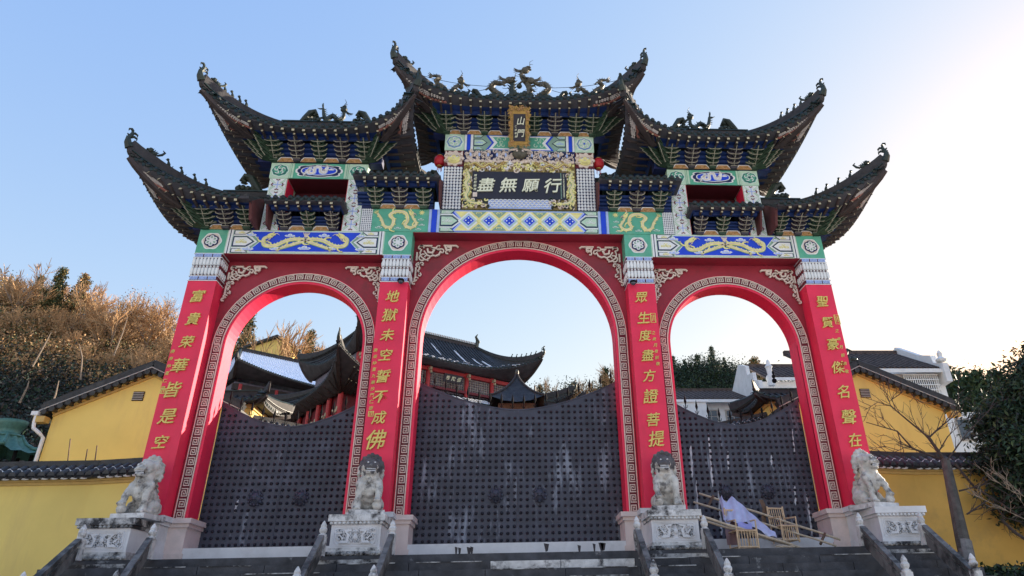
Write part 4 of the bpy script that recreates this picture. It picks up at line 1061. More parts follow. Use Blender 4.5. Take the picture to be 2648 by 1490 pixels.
rc,_,_,_=curve_roof('roof','top middle roof with the highest upturned corners',-3.42,3.42,True,True,11.84,.42,3,-.95,.85,11.70,12.88,-1.9,1.9,(-2.5,2.5,-.52,1.5),hip_beasts=[(.16,'lion'),(.36,'s')],bow=.3)
bracket_row(rc,[-1.62,-1.02,-.42,.42,1.02,1.62],11.27,11.66,-2.5,2.5,'pg',corners=((-2.12,-1),(2.12,1)))
for s in (-1,1):
    xa,xb=sorted((s*2.80,s*8.34)); nm='left' if s<0 else 'right'
    rm,_,_,_=curve_roof('roof','%s middle tier roof sweeping up at both ends'%nm,xa,xb,True,True,10.72,.58,2.7,-.95,.85,10.68,11.78,s*5.57-1.35,s*5.57+1.35,(s*5.57-1.75,s*5.57+1.75,-.52,1.5),
        hip_beasts=[(.14,'lion'),(.24,'s'),(.33,'s'),(.42,'s'),(.50,'s')],bow=.18)
    bracket_row(rm,[s*5.57-.62,s*5.57,s*5.57+.62],10.19,10.64,s*5.57-1.7,s*5.57+1.7,'pgp',corners=((s*5.57-1.25,-1),(s*5.57+1.25,1)))
    # lowest, outer roof: only the outer corner sweeps up
    xa,xb=sorted((s*6.88,s*9.72))
    ro,_,_,_=curve_roof('roof','%s outermost low roof with one long upturned corner'%nm,xa,xb,s<0,s>0,8.47,.78,2.0,-.95,.65,8.44,9.30,*sorted((s*6.90,s*8.1)),(*sorted((s*6.9,s*8.72)),-.50,1.5),
        hip_beasts=[(.20,'lion'),(.36,'s'),(.50,'s'),(.64,'s'),(.76,'s')],bow=.18,fade=1.7)
    bracket_row(ro,[s*7.15,s*7.68],8.005,8.40,*sorted((s*6.9,s*8.55)),'gp',corners=((s*8.2,s),))
    P('gable_board',MB().plateX([(-.75,8.44),(-.55,8.0),(.05,8.0),(.5,9.2),(-.2,8.85)],s*6.87,s*6.94),M['gable_brick'],ro)
    # small pent roof in front of the side tower opening
    xa,xb=sorted((s*4.62,s*6.62))
    r2,_,_,_=curve_roof('pent_roof','%s small pent roof in the opening of the side tower'%nm,xa,xb,False,False,8.60,0,2,-.65,0,8.50,9.06,xa+.1,xb-.1,(xa+.12,xb-.12,-.36,.5),Yr=.45,Yb=.5,step=.19)
    bracket_row(r2,[s*5.57-.62,s*5.57,s*5.57+.62],8.01,8.36,xa+.2,xb-.2,'pgp',reach=.30,yb=.04,small=True)
    P('gable_board',MB().plateX([(-.5,8.5),(-.3,8.0),(.05,8.0),(.5,9.0),(-.1,8.8)],s*6.55,s*6.60),M['gable_brick'],r2)
    # pent roof between the middle tower and the side tower
    xa,xb=sorted((s*2.15,s*4.42))
    r3,_,_,_=curve_roof('pent_roof','%s small pent roof above the green dragon panel'%nm,xa,xb,False,False,9.35,0,2,-.75,0,9.26,9.86,xa+.05,xb-.2,(xa+.03,xb-.15,-.42,.5),Yr=.45,Yb=.5,step=.19)
    bracket_row(r3,[s*2.60,s*3.24,s*3.88],8.705,9.12,xa+.04,xb-.2,'gpg' ,reach=.36,small=True,sc=1.15)
    P('gable_board',MB().plateX([(-.6,9.3),(-.35,8.71),(.05,8.71),(.5,9.8),(-.1,9.6)],s*2.135,s*2.17),M['gable_brick'],r3)
# ================================================================ ridge ornaments (parts of the roofs)
def dragon3(name,pts,r,mt,par,head=1,scale=1.0,seed=0):
    random.seed(seed); P_=[Vector(p) for p in pts]; b=MB(); N=22
    def cr(t):
        k=t*(len(P_)-1); i=min(int(k),len(P_)-2); f=k-i; p0=P_[max(i-1,0)];p1=P_[i];p2=P_[i+1];p3=P_[min(i+2,len(P_)-1)]
        return .5*((2*p1)+(-p0+p2)*f+(2*p0-5*p1+4*p2-p3)*f*f+(-p0+3*p1-3*p2+p3)*f**3)
    c=[cr(i/N) for i in range(N+1)]; rs=[r*(.35+.75*sin(pi*min(1,.1+.8*i/N))) for i in range(N+1)]
    b.tube(c,rs,7)
    for i in range(1,N,1):
        t=(c[i+1]-c[i-1]).normalized(); n=Vector((0,-1,0)).cross(t); n=n if n.z>0 or abs(t.x)<.3 else -n
        b.tube([c[i]+n*rs[i]*.6,c[i]+n*(rs[i]+.06*scale)-t*.03],[.02*scale,.003],4)
    h=c[-1]; t=(c[-1]-c[-2]).normalized(); n=Vector((0,-1,0)).cross(t); n=n if n.z>0 else -n
    b.ball(h+t*r*.8,(r*1.6,r*1.3,r*1.4),8,6); b.ball(h+t*r*2.4+n*r*.2,(r*1.1,r*.8,r*.5),7,5); b.ball(h+t*r*2.0-n*r*.9,(r*.9,r*.6,r*.35),7,5)
    for a in range(5):
        e=(-t+n*(.5+.35*a)).normalized(); q=h+n*r*.6; b.tube([q,q+e*r*1.8+Vector((0,.02*(a-2),0)),q+e*r*3.2+n*r*.6],[r*.45,r*.3,.004],4)
    for s_ in (-1,1): b.tube([h+t*r*3,h+t*r*4+n*r*1.2+Vector((0,s_*.05,0)),h+t*r*5.2+n*r*.6+Vector((0,s_*.1,0))],[.012,.01,.004],4)
    for f in (.25,.5,.72,.85):
        i=int(N*f); q=c[i]; t=(c[i+1]-c[i-1]).normalized(); s_=random.choice((-1,1)); k1=q+Vector((s_*.06,-.10,-.10))*scale*1.3; k2=k1+Vector((s_*.07,-.03,-.10))*scale
        b.tube([q,k1,k2],[rs[i]*.7,r*.45,r*.35],5)
        for a in (-1,0,1): b.tube([k2,k2+Vector((.05*a+.02*s_,-.05,-.03))*scale],[r*.2,.004],4)
    for a in range(5): 
        t=(c[0]-c[1]).normalized(); e=(t+Vector((0,0,.5*(a-2)))).normalized(); b.tube([c[0],c[0]+e*.10*scale,c[0]+e*.18*scale+Vector((0,0,.04))],[r*.4,r*.3,.004],4)
    return P(name,b,M[mt],par)
def scroll3(par,x,z,s=1,sc=1.0,y=.5):
    b=MB(); 
    for yy in (y-.06,y+.06):
        b.tube([(x-s*.28*sc,yy,z-.08),(x-s*.16*sc,yy,z+.08*sc),(x-s*.02*sc,yy,z+.30*sc),(x+s*.14*sc,yy,z+.36*sc),(x+s*.20*sc,yy,z+.24*sc),(x+s*.10*sc,yy,z+.20*sc)],[.06*sc,.09*sc,.10*sc,.08*sc,.06*sc,.03*sc],7)
    b.tube([(x-s*.30*sc,y,z-.06),(x+s*.30*sc,y,z-.06)],[.10*sc,.05*sc],6)
    for k in range(5): b.ball((x-s*(.22-.12*k)*sc,y-.05,z+.02+.03*(k%2)),(.07*sc,.06,.07*sc),6,5)
    b.tube([(x+s*.12*sc,y,z),(x+s*.26*sc,y,z+.10*sc),(x+s*.34*sc,y,z+.06*sc)],[.06*sc,.05*sc,.02],6)
    return P('ridge_scroll',b,M['ornament_bronze'],par)
def lift_(pts,dz): return [(p[0],p[1],p[2]+dz) for p in pts]
for s in (-1,1):
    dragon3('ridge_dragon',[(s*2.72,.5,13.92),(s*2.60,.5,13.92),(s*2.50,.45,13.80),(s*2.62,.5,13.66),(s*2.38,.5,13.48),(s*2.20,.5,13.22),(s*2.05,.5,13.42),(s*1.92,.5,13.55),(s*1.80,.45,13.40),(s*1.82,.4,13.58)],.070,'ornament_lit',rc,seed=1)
    b=MB(); b.tube([(s*1.75,.45,13.1),(s*1.62,.45,13.16),(s*1.56,.45,13.32),(s*1.62,.45,13.38)],[.05,.05,.04,.01],6); 
    for k in range(6): b.ball((s*(2.3-.11*k),.45,13.16+.05*(k%2)),(.09,.08,.08),6,5)
    P('cloud_base',b,M['ornament_bronze'],rc)
    scroll3(rc,s*1.36,13.12,s,.62)
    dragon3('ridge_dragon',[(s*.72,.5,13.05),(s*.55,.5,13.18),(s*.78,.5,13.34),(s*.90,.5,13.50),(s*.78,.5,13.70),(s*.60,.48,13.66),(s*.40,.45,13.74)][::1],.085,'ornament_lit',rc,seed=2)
    b=MB()
    for k in range(5): b.ball((s*(.55+.09*k),.45,13.10+.06*(k%2)),(.09,.08,.10),6,5)
    P('cloud_base',b,M['ornament_bronze'],rc)
    # stay wires
    b=MB(); 
    for p_,q_ in (((s*1.0,.5,13.55),(s*3.1,-.9,12.75)),((s*.55,.5,13.5),(s*.2,.5,13.7)),((s*1.1,.5,13.1),(s*.8,.5,13.5)),((s*.2,.5,13.75),(s*.5,.4,13.15)),((s*2.0,.5,13.4),(s*1.0,.5,13.45))):
        p_=Vector(p_);q_=Vector(q_); b.tube([p_.lerp(q_,f)-Vector((0,0,.10*sin(pi*f))) for f in [i/8 for i in range(9)]],.0075,4)
    P('stay_wire',b,M['iron_black'],rc)
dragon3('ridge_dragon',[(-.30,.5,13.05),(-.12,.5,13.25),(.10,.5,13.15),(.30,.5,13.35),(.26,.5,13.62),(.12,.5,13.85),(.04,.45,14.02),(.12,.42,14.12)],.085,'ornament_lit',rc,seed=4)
b=MB()
for k in range(8): b.ball((-.36+.10*k,.45,13.10+.07*(k%3)),(.10,.09,.11),6,5)
b.tube([(-.25,.48,13.1),(-.24,.48,13.5),(-.20,.48,13.78)],[.10,.09,.03],6)
for k in range(7): b.tube([(-.24,.48,13.3+.06*k),(-.24+.16*(-1)**k,.45,13.42+.06*k)],[.045,.008],5)
b.tube([(.30,.48,13.55),(.46,.48,13.62),(.50,.48,13.52)],[.05,.04,.01],5); b.ball((-.02,.42,13.52),(.09,.09,.09),8,6)
P('flame_pearl',b,M['ornament_bronze'],rc)
for s,rm_ in ((-1,[o for o in gate.children if o.name.startswith('roof')][1]),(1,[o for o in gate.children if o.name.startswith('roof')][3])):
    c=s*5.57
    scroll3(rm_,c-.66,12.04,1,.9); scroll3(rm_,c+.88,12.04,-1,.9)
    dragon3('ridge_dragon',[(c-.30*s*-1*-1,.5,12.36),(c-.27*s*1,.5,12.18),(c-.2*s,.5,12.02),(c-.02*s,.5,12.16),(c+.10*s,.5,12.02),(c+.24*s,.5,12.06),(c+.30*s,.48,12.28)] if False else [(c+s*.34,.5,12.52),(c+s*.29,.5,12.28),(c+s*.19,.5,12.08),(c+s*.02,.5,12.26),(c-s*.15,.5,12.08),(c-s*.29,.5,12.20),(c-s*.29,.48,12.42)],.068,'ornament_bronze',rm_,seed=6)
rs_=[o for o in gate.children if o.name.startswith('roof')]
for s,ro_ in ((-1,rs_[2]),(1,rs_[4])): 
    scroll3(ro_,s*7.55,9.58,-s*-1,1.15)
for o in [o for o in gate.children if o.name.startswith('pent_roof')]:
    x=sum(v[0] for v in [c.location for c in o.children if c.name.startswith('bracket_set')])/3
    if abs(x)<4.2: scroll3(o,(1 if x>0 else -1)*2.42,9.96,(1 if x>0 else -1),.6,.35)
# ================================================================ gate leaves, thresholds
stud=MB(); stud.lathe([(.040,0),(.036,.026),(.020,.044),(.004,.050)],n=8); stud.xf(lambda v:(v[0],-v[2],v[1])); STm=stud.mesh('stud',M['stud_iron'],True)
nst=0; YD=1.10
def leaf(x0,x1,zlow,zhigh,seamside,lab,mt,counts):
    global nst
    W_=abs(x1-x0); N=16
    def top(x):
        f=abs(x-(x1 if seamside>0 else x0))/W_; return zlow+(zhigh-zlow)*(f**1.7)
    pts=[(x0,.31)]+[(x1,.31)]+[(x1-(x1-x0)*i/N,top(x1-(x1-x0)*i/N)) for i in range(N+1)]
    lf=P('gate_leaf',MB().plate(pts,YD,.06),M[mt],label=lab)
    b=MB(); b.ribbon([(x0+(x1-x0)*i/N,top(x0+(x1-x0)*i/N)-.012) for i in range(N+1)],.03,YD-.014,.09); b.ribbon([(x0+.012,.32),(x0+.012,top(x0+.012))],.024,YD-.012,.08); b.ribbon([(x1-.012,.32),(x1-.012,top(x1-.012))],.024,YD-.012,.08)
    P('leaf_edge',b,M['door_iron'],lf)
    kx=(x1-.52) if seamside>0 else (x0+.52); kz=1.42
    nc,pitch=counts; acc=MB(); xs=[x0+(x1-x0)*(i+.5)/nc for i in range(nc)]
    z=.42; rows=[]
    while z<zhigh: rows.append(z); z+=pitch
    for z in rows:
        for x in xs:
            if z>top(x)-.10: continue
            if hypot(x-kx,z-kz)<.20: continue
            if counts[0]>13 and nst<300:
                nst+=1; o=bpy.data.objects.new('stud',STm); COL.objects.link(o); o.parent=lf; o.location=(x,YD,z)
            else:
                s0=len(acc.v); acc.lathe([(.040,0),(.033,.028),(.006,.048)],n=7); acc.xf(lambda v:(v[0]+x,YD-v[2],v[1]+z),s0)
    if acc.v: P('studs',acc,M['stud_iron'],lf,kind='stuff')
    b=MB(); b.lathe([(.15,0),(.155,.02),(.12,.05),(.10,.07),(.04,.09)],n=16); b.xf(lambda v:(v[0]+kx,YD-v[2],v[1]+kz))
    for t in (-1,1): b.ball((kx+t*.05,YD-.09,kz+.03),(.025,.02,.025),6,5); b.ball((kx+t*.10,YD-.05,kz+.09),(.04,.03,.04),6,5)
    b.ball((kx,YD-.11,kz-.02),(.04,.03,.03),6,5)
    for k in range(12): b.ball((kx+.155*cos(k*pi/6),YD-.03,kz+.155*sin(k*pi/6)),(.035,.02,.035),6,4)
    kn=P('knocker',b,M['door_iron'],lf,True)
    b=MB(); b.tube([(kx+.085*cos(a),YD-.12,kz-.10+.085*sin(a)) for a in [2*pi*i/14 for i in range(15)]],.012,5); P('knocker_ring',b,M['stud_iron'],lf)
    # spear finials behind the leaf's top edge
    n=int(W_/.26)
    for i in range(n):
        x=x0+W_*(i+.5)/n; z=top(x); b=MB()
        b.tube([(x,YD+.045,z-.15),(x,YD+.045,z+.18)],.012,5); b.tube([(x,YD+.045,z+.14),(x,YD+.045,z+.22),(x,YD+.045,z+.40)],[.012,.036,.003],6); b.tube([(x-.05,YD+.045,z+.12),(x-.035,YD+.045,z+.06),(x+.035,YD+.045,z+.06),(x+.05,YD+.045,z+.12)],.009,4)
        P('spear_finial',b,M['iron_black'],lf)
    # weathered paint runs
    return lf,top
for cx,hw,zl,zh,n in ((-5.59,1.70,3.10,3.72,(12,.148)),(0,2.56,3.49,4.22,(17,.150)),(5.59,1.70,3.06,3.72,(12,.148))):
    nm='left' if cx<0 else 'middle' if cx==0 else 'right'
    for t in (-1,1):
        a,c=sorted((cx+t*.0015,cx+t*hw)); lf,top=leaf(a,c,zl,zh,1 if t<0 else -1,'%s leaf of the studded iron gate in the %s arch'%('left' if t<0 else 'right',nm),'door_worn' if (cx==0 or (cx>0)) else 'door_iron',n)
        if cx>0 or (cx<0 and t<0):
            random.seed(int(cx*10)+t)
            runs={(1,-1):[(4.27,1.75,2.55,.05),(4.31,.75,1.72,.04),(4.76,1.55,2.85,.05),(4.83,.40,1.45,.05),(5.2,1.95,2.4,.05)],(1,1):[(6.75,1.10,1.55,.045),(7.02,.40,1.35,.05),(6.95,2.3,2.95,.035),(6.3,2.05,2.3,.05)],(-1,-1):[(-6.55,.95,1.40,.05)]}.get((1 if cx>0 else -1,t),[])
            for x,z0_,z1_,w_ in runs:
                b=MB(); n_=9; b.ribbon([(x+random.uniform(-.012,.012)+.05*(1-i/8),z0_+(z1_-z0_)*(1-i/8)) for i in range(n_)],[w_*random.uniform(.5,1.2)*(1 if 0<i<8 else .2) for i in range(n_)],YD-.004,.004); P('paint_run',b,M['white_streak'],lf)
    if cx<=0:
        for (a_,c_,z0_,z1_) in (((-6.95,-5.72,.34,1.12),(-6.3,-5.62,2.0,2.5)) if cx<0 else ((-1.5,-.6,.36,.95),(.5,1.2,.8,1.3))):
            P('patch_sheet',MB().box(a_,c_,YD-.006,YD-.001,z0_,z1_),M['door_worn'],lf)
    # threshold
    th=P('threshold',MB().box(cx-hw-.02,cx+hw+.02,.32,1.25,-.03,.295),M['marble'],label='pale stone threshold of the %s arch'%nm)
    b=MB(); random.seed(4)
    if cx==0:
        for k in range(9):
            x=random.uniform(-2,2.2); w_=random.uniform(.03,.07); z1_=random.uniform(.2,.285); b.plate([(x-w_,z1_),(x+w_,z1_-.02),(x+w_*.5,z1_-.16),(x-w_*.3,z1_-.18)],.318,.004)
        P('stain',b,M['board_black'],th,kind='stuff')
# strips beside the leaves; cream ones stand in for the bright wall behind
for x,z0_,z1_,mt in ((-7.335,1.0,3.0,'cream'),(7.335,1.0,3.1,'cream'),(2.60,1.9,2.75,'plaster_white'),(2.60,2.78,3.4,'board_black')):
    P('leaf_side_strip',MB().box(x-.03,x+.03,1.0,1.09,z0_,z1_),M[mt])
# ================================================================ lion pedestals and lions
def pedestal(x,lab,worn,drag):
    t=thing('lion_pedestal',lab,'pedestal',(x,-.52,0),0,'carved stone lion pedestals'); h=.50; d=.42
    m_=M[worn]
    for z0,z1,e,mm in ((-.36,-.22,.20,'marble_black'),(-.22,-.10,.15,'marble_black'),(-.10,-.02,.10,'marble_black'),(-.02,.06,.06,'marble_black'),(.06,.13,.02,worn),(.57,.63,.03,worn),(.63,.76,.07,worn)):
        P('moulding',MB().box(-h-e,h+e,-d-e,d if z0>-.1 else -d-.10,z0,z1),M[mm],t)
    P('shaft',MB().box(-h,h,-d,d,.13,.57),M['marble'],t)
    b=MB(); b.ribbon([(-h+.06,.17),(h-.06,.17),(h-.06,.53),(-h+.06,.53)],.02,-d-.012,.014,True)
    b.ribbon([(-h+.13,.20),(h-.13,.20),(h-.10,.24),(h-.10,.46),(h-.13,.50),(-h+.13,.50),(-h+.10,.46),(-h+.10,.24)],.016,-d-.016,.018,True); P('relief_border',b,M['marble'],t)
    random.seed(int(x*7)); b=MB()
    for k in range(60):
        sx=random.uniform(.02,.36); sz=random.uniform(.23,.47); r=random.uniform(.02,.045); a=random.uniform(0,6); 
        for s_ in (-1,1): b.ribbon([(q0*s_,q1) for q0,q1 in spir(sx,sz,r,a,4.5,6)],.014,-d-.03,.03)
    for s_ in (-1,1): b.ribbon([(s_*.34,.40),(s_*.24,.30),(s_*.30,.24),(s_*.16,.24),(s_*.13,.36),(s_*.20,.44),(s_*.08,.46)],[.01,.03,.04,.045,.045,.04,.03],-d-.04,.04)
    b.ball((0,-d-.01,.34),(.06,.03,.06),8,6); P('carved_relief',b,M['marble'],t)
    b=MB()
    for k in range(13): b.ball((-h+.0+k*2*h/12,-d-.05,.595),(.035,.025,.03),6,5)
    P('bead_row',b,m_,t,kind='stuff'); b=MB()
    for k in range(11): b.ball((-h-.02+k*(2*h+.04)/10,-d-.07,.02),(.045,.03,.035),6,5)
    P('petal_row',b,M['marble_black'],t,kind='stuff')
    return t
pedestal(-8.24,'outermost left lion pedestal, black stains over carved white marble','marble_black',1)
pedestal(-3.30,'lion pedestal in front of the inner left pillar with crisp carving','marble_dirty',1)
pedestal(3.28,'lion pedestal in front of the inner right pillar beside the bamboo chairs','marble_dirty',1)
pedestal(8.20,'outermost right lion pedestal, grey marble beside the yellow wall','marble',1)
def lion(x,rz,lab,kind,darkhead,flip):
    """seated guardian lion; local -Y is where the chest points"""
    t=thing('stone_lion',lab,'statue',(x,-.52,.762),rz,'stone guardian lions at the gate')
    F_=flip
    P('plinth_block',MB().box(-.36,.36,-.38,.38,0,.10),M['marble_dirty'],t)
    b=MB(); B=b.ball
    # haunches, trunk leaning up to the chest
    B((0,.18,.30),(.27,.24,.24),14,10); B((0,.06,.46),(.23,.22,.26),14,10); B((0,-.06,.64),(.21,.19,.25),14,10); B((0,-.14,.56),(.17,.13,.20),12,8)
    for s in (-1,1):
        B((s*.22,.10,.24),(.12,.22,.16),12,8); B((s*.24,-.08,.16),(.09,.16,.07),10,6)          # thigh, hind foot
        for k in range(3): B((s*(.19+.04*k),-.22,.13),(.025,.04,.03),6,5)
        B((s*.17,-.14,.66),(.10,.10,.13),10,8)
        if s==F_:   # straight foreleg
            b.tube([(s*.19,-.16,.66),(s*.20,-.22,.45),(s*.21,-.24,.26),(s*.21,-.26,.15)],[.10,.075,.065,.085],9)
            for k in range(4): B((s*.21-.06+.04*k,-.33,.13),(.026,.05,.035),6,5)
        else:       # paw raised on a ball / cub
            b.tube([(s*.18,-.16,.64),(s*.21,-.26,.48),(s*.20,-.32,.36),(s*.19,-.34,.30)],[.10,.075,.065,.08],9)
            B((s*.19,-.33,.19),(.10,.10,.10),10,8)
            for k in range(4): B((s*.19-.055+.036*k,-.41,.29),(.024,.04,.035),6,5)
    # neck, head
    B((0,-.08,.84),(.20,.19,.18),12,9); B((0,-.12,1.00),(.215,.20,.19),14,10)
    # brow, muzzle, open jaws
    B((0,-.28,.99),(.13,.10,.075),10,7); B((0,-.34,1.01),(.055,.04,.045),8,6)
    for s in (-1,1): B((s*.07,-.27,1.07),(.055,.05,.04),8,6); B((s*.09,-.31,.97),(.055,.05,.045),8,6); B((s*.20,-.06,1.06),(.05,.06,.08),8,6)
    B((0,-.25,.86),(.115,.10,.045),10,6)
    # mane curls
    for ring,(rr,zz,yy,n) in enumerate(((.21,1.0,-.02,13),(.24,1.0,.06,14),(.20,1.12,.02,9),(.25,.88,.04,12))):
        for k in range(n):
            a=-pi*.12+(pi*1.24)*k/(n-1); px=rr*cos(a); pz=zz+rr*.85*sin(a)
            if pz<.78: continue
            B((px,yy+.03*(k%2),pz),(.052,.055,.052),7,5)
    for k in range(6): B((0,.10+.05*k,1.05-.11*k),(.13,.06,.07),8,5)
    B((0,-.27,.70),(.05,.035,.05),8,6); b.tube([(-.17,-.17,.80),(0,-.27,.74),(.17,-.17,.80)],.025,6)
    b.tube([(0,.34,.25),(0,.42,.45),(0,.38,.66)],[.09,.08,.03],7)
    o=P('body',b,[M['lion_stone'],M['lion_head']],t); remesh(o,.022,0,disp=.02,dscale=12)
    me=o.data
    if len(me.materials)<2: me.materials.append(M['lion_head'])
    if darkhead:
        for p_ in me.polygons:
            c=p_.center
            p_.material_index=1 if (c.z>(.90 if c.y<-.05 else .99)+.22*noise.noise(c*9)) else 0
    for s in (-1,1): P('eye',MB().ball((s*.072,-.315,1.07),(.02,.015,.017),8,6),M['marble'],t,True)
    b=MB()
    for k in range(-3,4): b.box(k*.027-.010,k*.027+.010,-.335,-.315,.885,.91); b.box(k*.027-.010,k*.027+.010,-.35,-.33,.925,.945)
    P('teeth',b,M['marble'],t)
    P('mouth',MB().ball((0,-.27,.915),(.095,.065,.030),8,6),M['stud_iron'],t)
    return t
lion(-7.86,radians(-8),'stone lion on the far left pedestal turned toward the steps, mossy grey','m',False,1)
lion(-3.20,radians(10),'stone lion before the inner left pillar, blackened head and pale chest','m',True,-1)
lion(3.24,radians(-8),'stone lion before the inner right pillar next to the bamboo chairs, black mane','f',True,1)
lion(7.86,radians(20),'stone lion on the far right pedestal near the yellow wall, grey head','f',False,-1)
# ================================================================ stair balustrades
def balustrade(x0,x1,lab,whitepost=True):
    t=thing('stair_balustrade',lab,'railing',(0,0,0),0,'stone stair railings beside the lion pedestals')
    Ya,Yb_=-1.25,-3.05; za=-.04; zb=-.04-.53*(Ya-Yb_)-.0
    def X(y): return x0+(x1-x0)*(Ya-y)/(Ya-Yb_)
    def post(y,zf,mt):
        x=X(y); p=P('post',MB().box(x-.075,x+.075,y-.075,y+.075,zf,zf+.36),M[mt],t)
        b=MB(); b.lathe([(.085,0),(.085,.03),(.05,.05),(.075,.09),(.08,.13),(.055,.17),(.06,.20),(.03,.26),(.008,.29)],(x,y,zf+.36),8); P('post_finial',b,M[mt],p)
    post(Ya,za,'marble_dirty'); post(Yb_,zb,'rail_stone' if not whitepost else 'marble_dirty')
    b=MB(); b.bar((X(Ya),Ya-.07,za+.34),(X(Yb_),Yb_+.07,zb+.34),.11,.09); P('handrail',b,M['rail_stone'],t)
    b=MB(); 
    b.add([(X(Ya)-.04,Ya-.07,za+.22),(X(Yb_)-.04,Yb_+.07,zb+.22),(X(Yb_)-.04,Yb_+.07,zb-.02),(X(Ya)-.04,Ya-.07,za-.02),
           (X(Ya)+.04,Ya-.07,za+.22),(X(Yb_)+.04,Yb_+.07,zb+.22),(X(Yb_)+.04,Yb_+.07,zb-.02),(X(Ya)+.04,Ya-.07,za-.02)],[(0,1,2,3),(7,6,5,4),(0,4,5,1),(1,5,6,2),(2,6,7,3),(3,7,4,0)])
    P('rail_panel',b,M['rail_stone'],t)
    for f in (.3,.7):
        b=MB(); q=Vector((X(Ya),Ya,za+.25)).lerp(Vector((X(Yb_),Yb_,zb+.25)),f); b.box(q.x-.03,q.x+.03,q.y-.05,q.y+.05,q.z-.05,q.z+.06); P('rail_support',b,M['rail_stone'],t)
for (a,c,l) in ((-8.48,-8.25,'dark stone railing at the far left beside the yellow wall'),(-7.16,-6.75,'dark stone railing right of the far left pedestal'),(-3.88,-3.78,'railing just left of the inner left lion pedestal'),(-2.52,-2.50,'railing just right of the inner left lion pedestal'),
                (2.42,2.36,'railing just left of the inner right lion pedestal'),(3.82,3.68,'railing between the inner right lion pedestal and the bamboo chairs'),(7.12,6.92,'railing just left of the far right lion pedestal'),(8.45,8.20,'railing at the far right running down toward the tree trunk')): balustrade(a,c,l)
# ================================================================ bamboo sedan chairs
def rod(par,name,p,q,r,mt='bamboo_pole'):
    b=MB(); p=Vector(p);q=Vector(q); n=7
    b.tube([p.lerp(q,i/n)+Vector((0,0,.006*sin(i*2.4))) for i in range(n+1)],[r*(1.0+.12*(i%2)) for i in range(n+1)],7); return P(name,b,M[mt],par)
def chair(par,c,rz,s=1.0,mt='bamboo'):
    w=.24*s; d=.22*s; R=Matrix.Rotation(rz,3,'Z'); c=Vector(c)
    def g(x,y,z): return c+R@Vector((x,y,z))
    for sx in (-1,1):
        for sy in (-1,1):
            top_=.44*s if sy<0 else .95*s
            b=MB(); b.tube([g(sx*w,sy*d,0),g(sx*w,sy*d+(.0 if sy<0 else .08*s),top_)],.020,6); P('leg',b,M[mt],par)
    for z in (.06,.40):
        for sx in (-1,1): b=MB(); b.tube([g(sx*w,-d,z*s),g(sx*w,d,z*s)],.016,6); P('side_rail',b,M[mt],par)
        for sy in (-1,1): b=MB(); b.tube([g(-w,sy*d,z*s),g(w,sy*d,z*s)],.018,6); P('cross_rail',b,M[mt],par)
    b=MB(); b.tube([g(-w,d+.07*s,.9*s),g(w,d+.07*s,.9*s)],.018,6); P('top_rail',b,M[mt],par)
    for k in range(7):
        x=-w+.04+k*(2*w-.08)/6; b=MB(); b.tube([g(x,-d,.06*s),g(x,-d,.40*s)],.010,5); P('spindle',b,M[mt],par)
        b=MB(); b.tube([g(x,d+.01*s,.42*s),g(x,d+.07*s,.9*s)],.009,5); P('back_spindle',b,M[mt],par)
    b=MB(); s0=len(b.v); b.box(-w,w,-d,d,.40*s,.43*s); b.xf(lambda v:tuple(c+R@Vector(v)),s0); P('seat',b,M['chair_seat_cloth'],par)
    for sx in (-1,1):
        b=MB(); b.tube([g(sx*w,-d,.62*s),g(sx*w,d+.04*s,.64*s)],.018,6); b.tube([g(sx*w,-d,.42*s),g(sx*w,-d,.62*s)],.016,6); P('armrest',b,M[mt],par)
k1=thing('sedan_chair','front bamboo sedan chair under the blue plastic sheet, poles resting on the railing','sedan chair',(0,0,0),0,'bamboo sedan chairs before the right arch')
chair(k1,(4.82,-.55,-.03),radians(8),.95)
a1=at(1798,1335,-1.0); 
rod(k1,'carrying_pole',(3.72,-.98,.66),(6.05,-.45,.03),.026); rod(k1,'carrying_pole',(3.74,-.84,.60),(6.15,-.30,.02),.024); rod(k1,'carrying_pole',(5.45,-.72,.03),(5.85,-.70,.02),.018)
# sheet as a draped grid: high ridge on the left, sweeping down to a gathered tip on the right
T=[(4.58,.05,1.10),(4.62,.0,1.18),(4.70,-.02,1.02),(4.85,-.02,1.16),(4.98,-.10,1.02),(5.15,-.20,.80),(5.32,-.30,.60),(5.48,-.38,.42),(5.58,-.42,.34)]
Bm=[(4.50,-.35,.62),(4.54,-.42,.50),(4.62,-.50,.56),(4.76,-.56,.52),(4.92,-.62,.52),(5.06,-.62,.44),(5.22,-.60,.34),(5.40,-.55,.24),(5.56,-.50,.22)]
rows=[]
for j in range(9):
    f=j/8; row=[]
    for i in range(33):
        k=i/4; a=min(int(k),7); g_=k-a; tp=Vector(T[a]).lerp(Vector(T[a+1]),g_); bt=Vector(Bm[a]).lerp(Vector(Bm[a+1]),g_)
        p=tp.lerp(bt,f)+Vector((0,-.07*sin(pi*f)+.028*sin(i*1.35+f*3),-.05*sin(pi*f)+.02*sin(i*.9)*f)); row.append(p)
    rows.append(row)
b=MB(); b.grid(rows,0); b.grid([[p+Vector((0,.012,0)) for p in r] for r in rows],0,True); o=b.build('plastic_sheet',M['plastic_sheet'],None,True); tag(o,'crumpled lilac blue plastic sheet hung over the front bamboo sedan chair','plastic sheet')
b=MB(); b.grid([[Vector((4.72+.05*i,-.60-.03*sin(i*1.2+j),.52-.09*j+.02*sin(i))) for i in range(7)] for j in range(3)],0); P('seat_cloth',b,M['blue_cloth'],k1,True)
b=MB(); b.grid([[Vector((4.50+.05*i,-.38+.02*sin(i*1.7+j),.62-.13*j)) for i in range(6)] for j in range(5)],0); P('side_cloth',b,M['chair_seat_cloth'],k1,True)
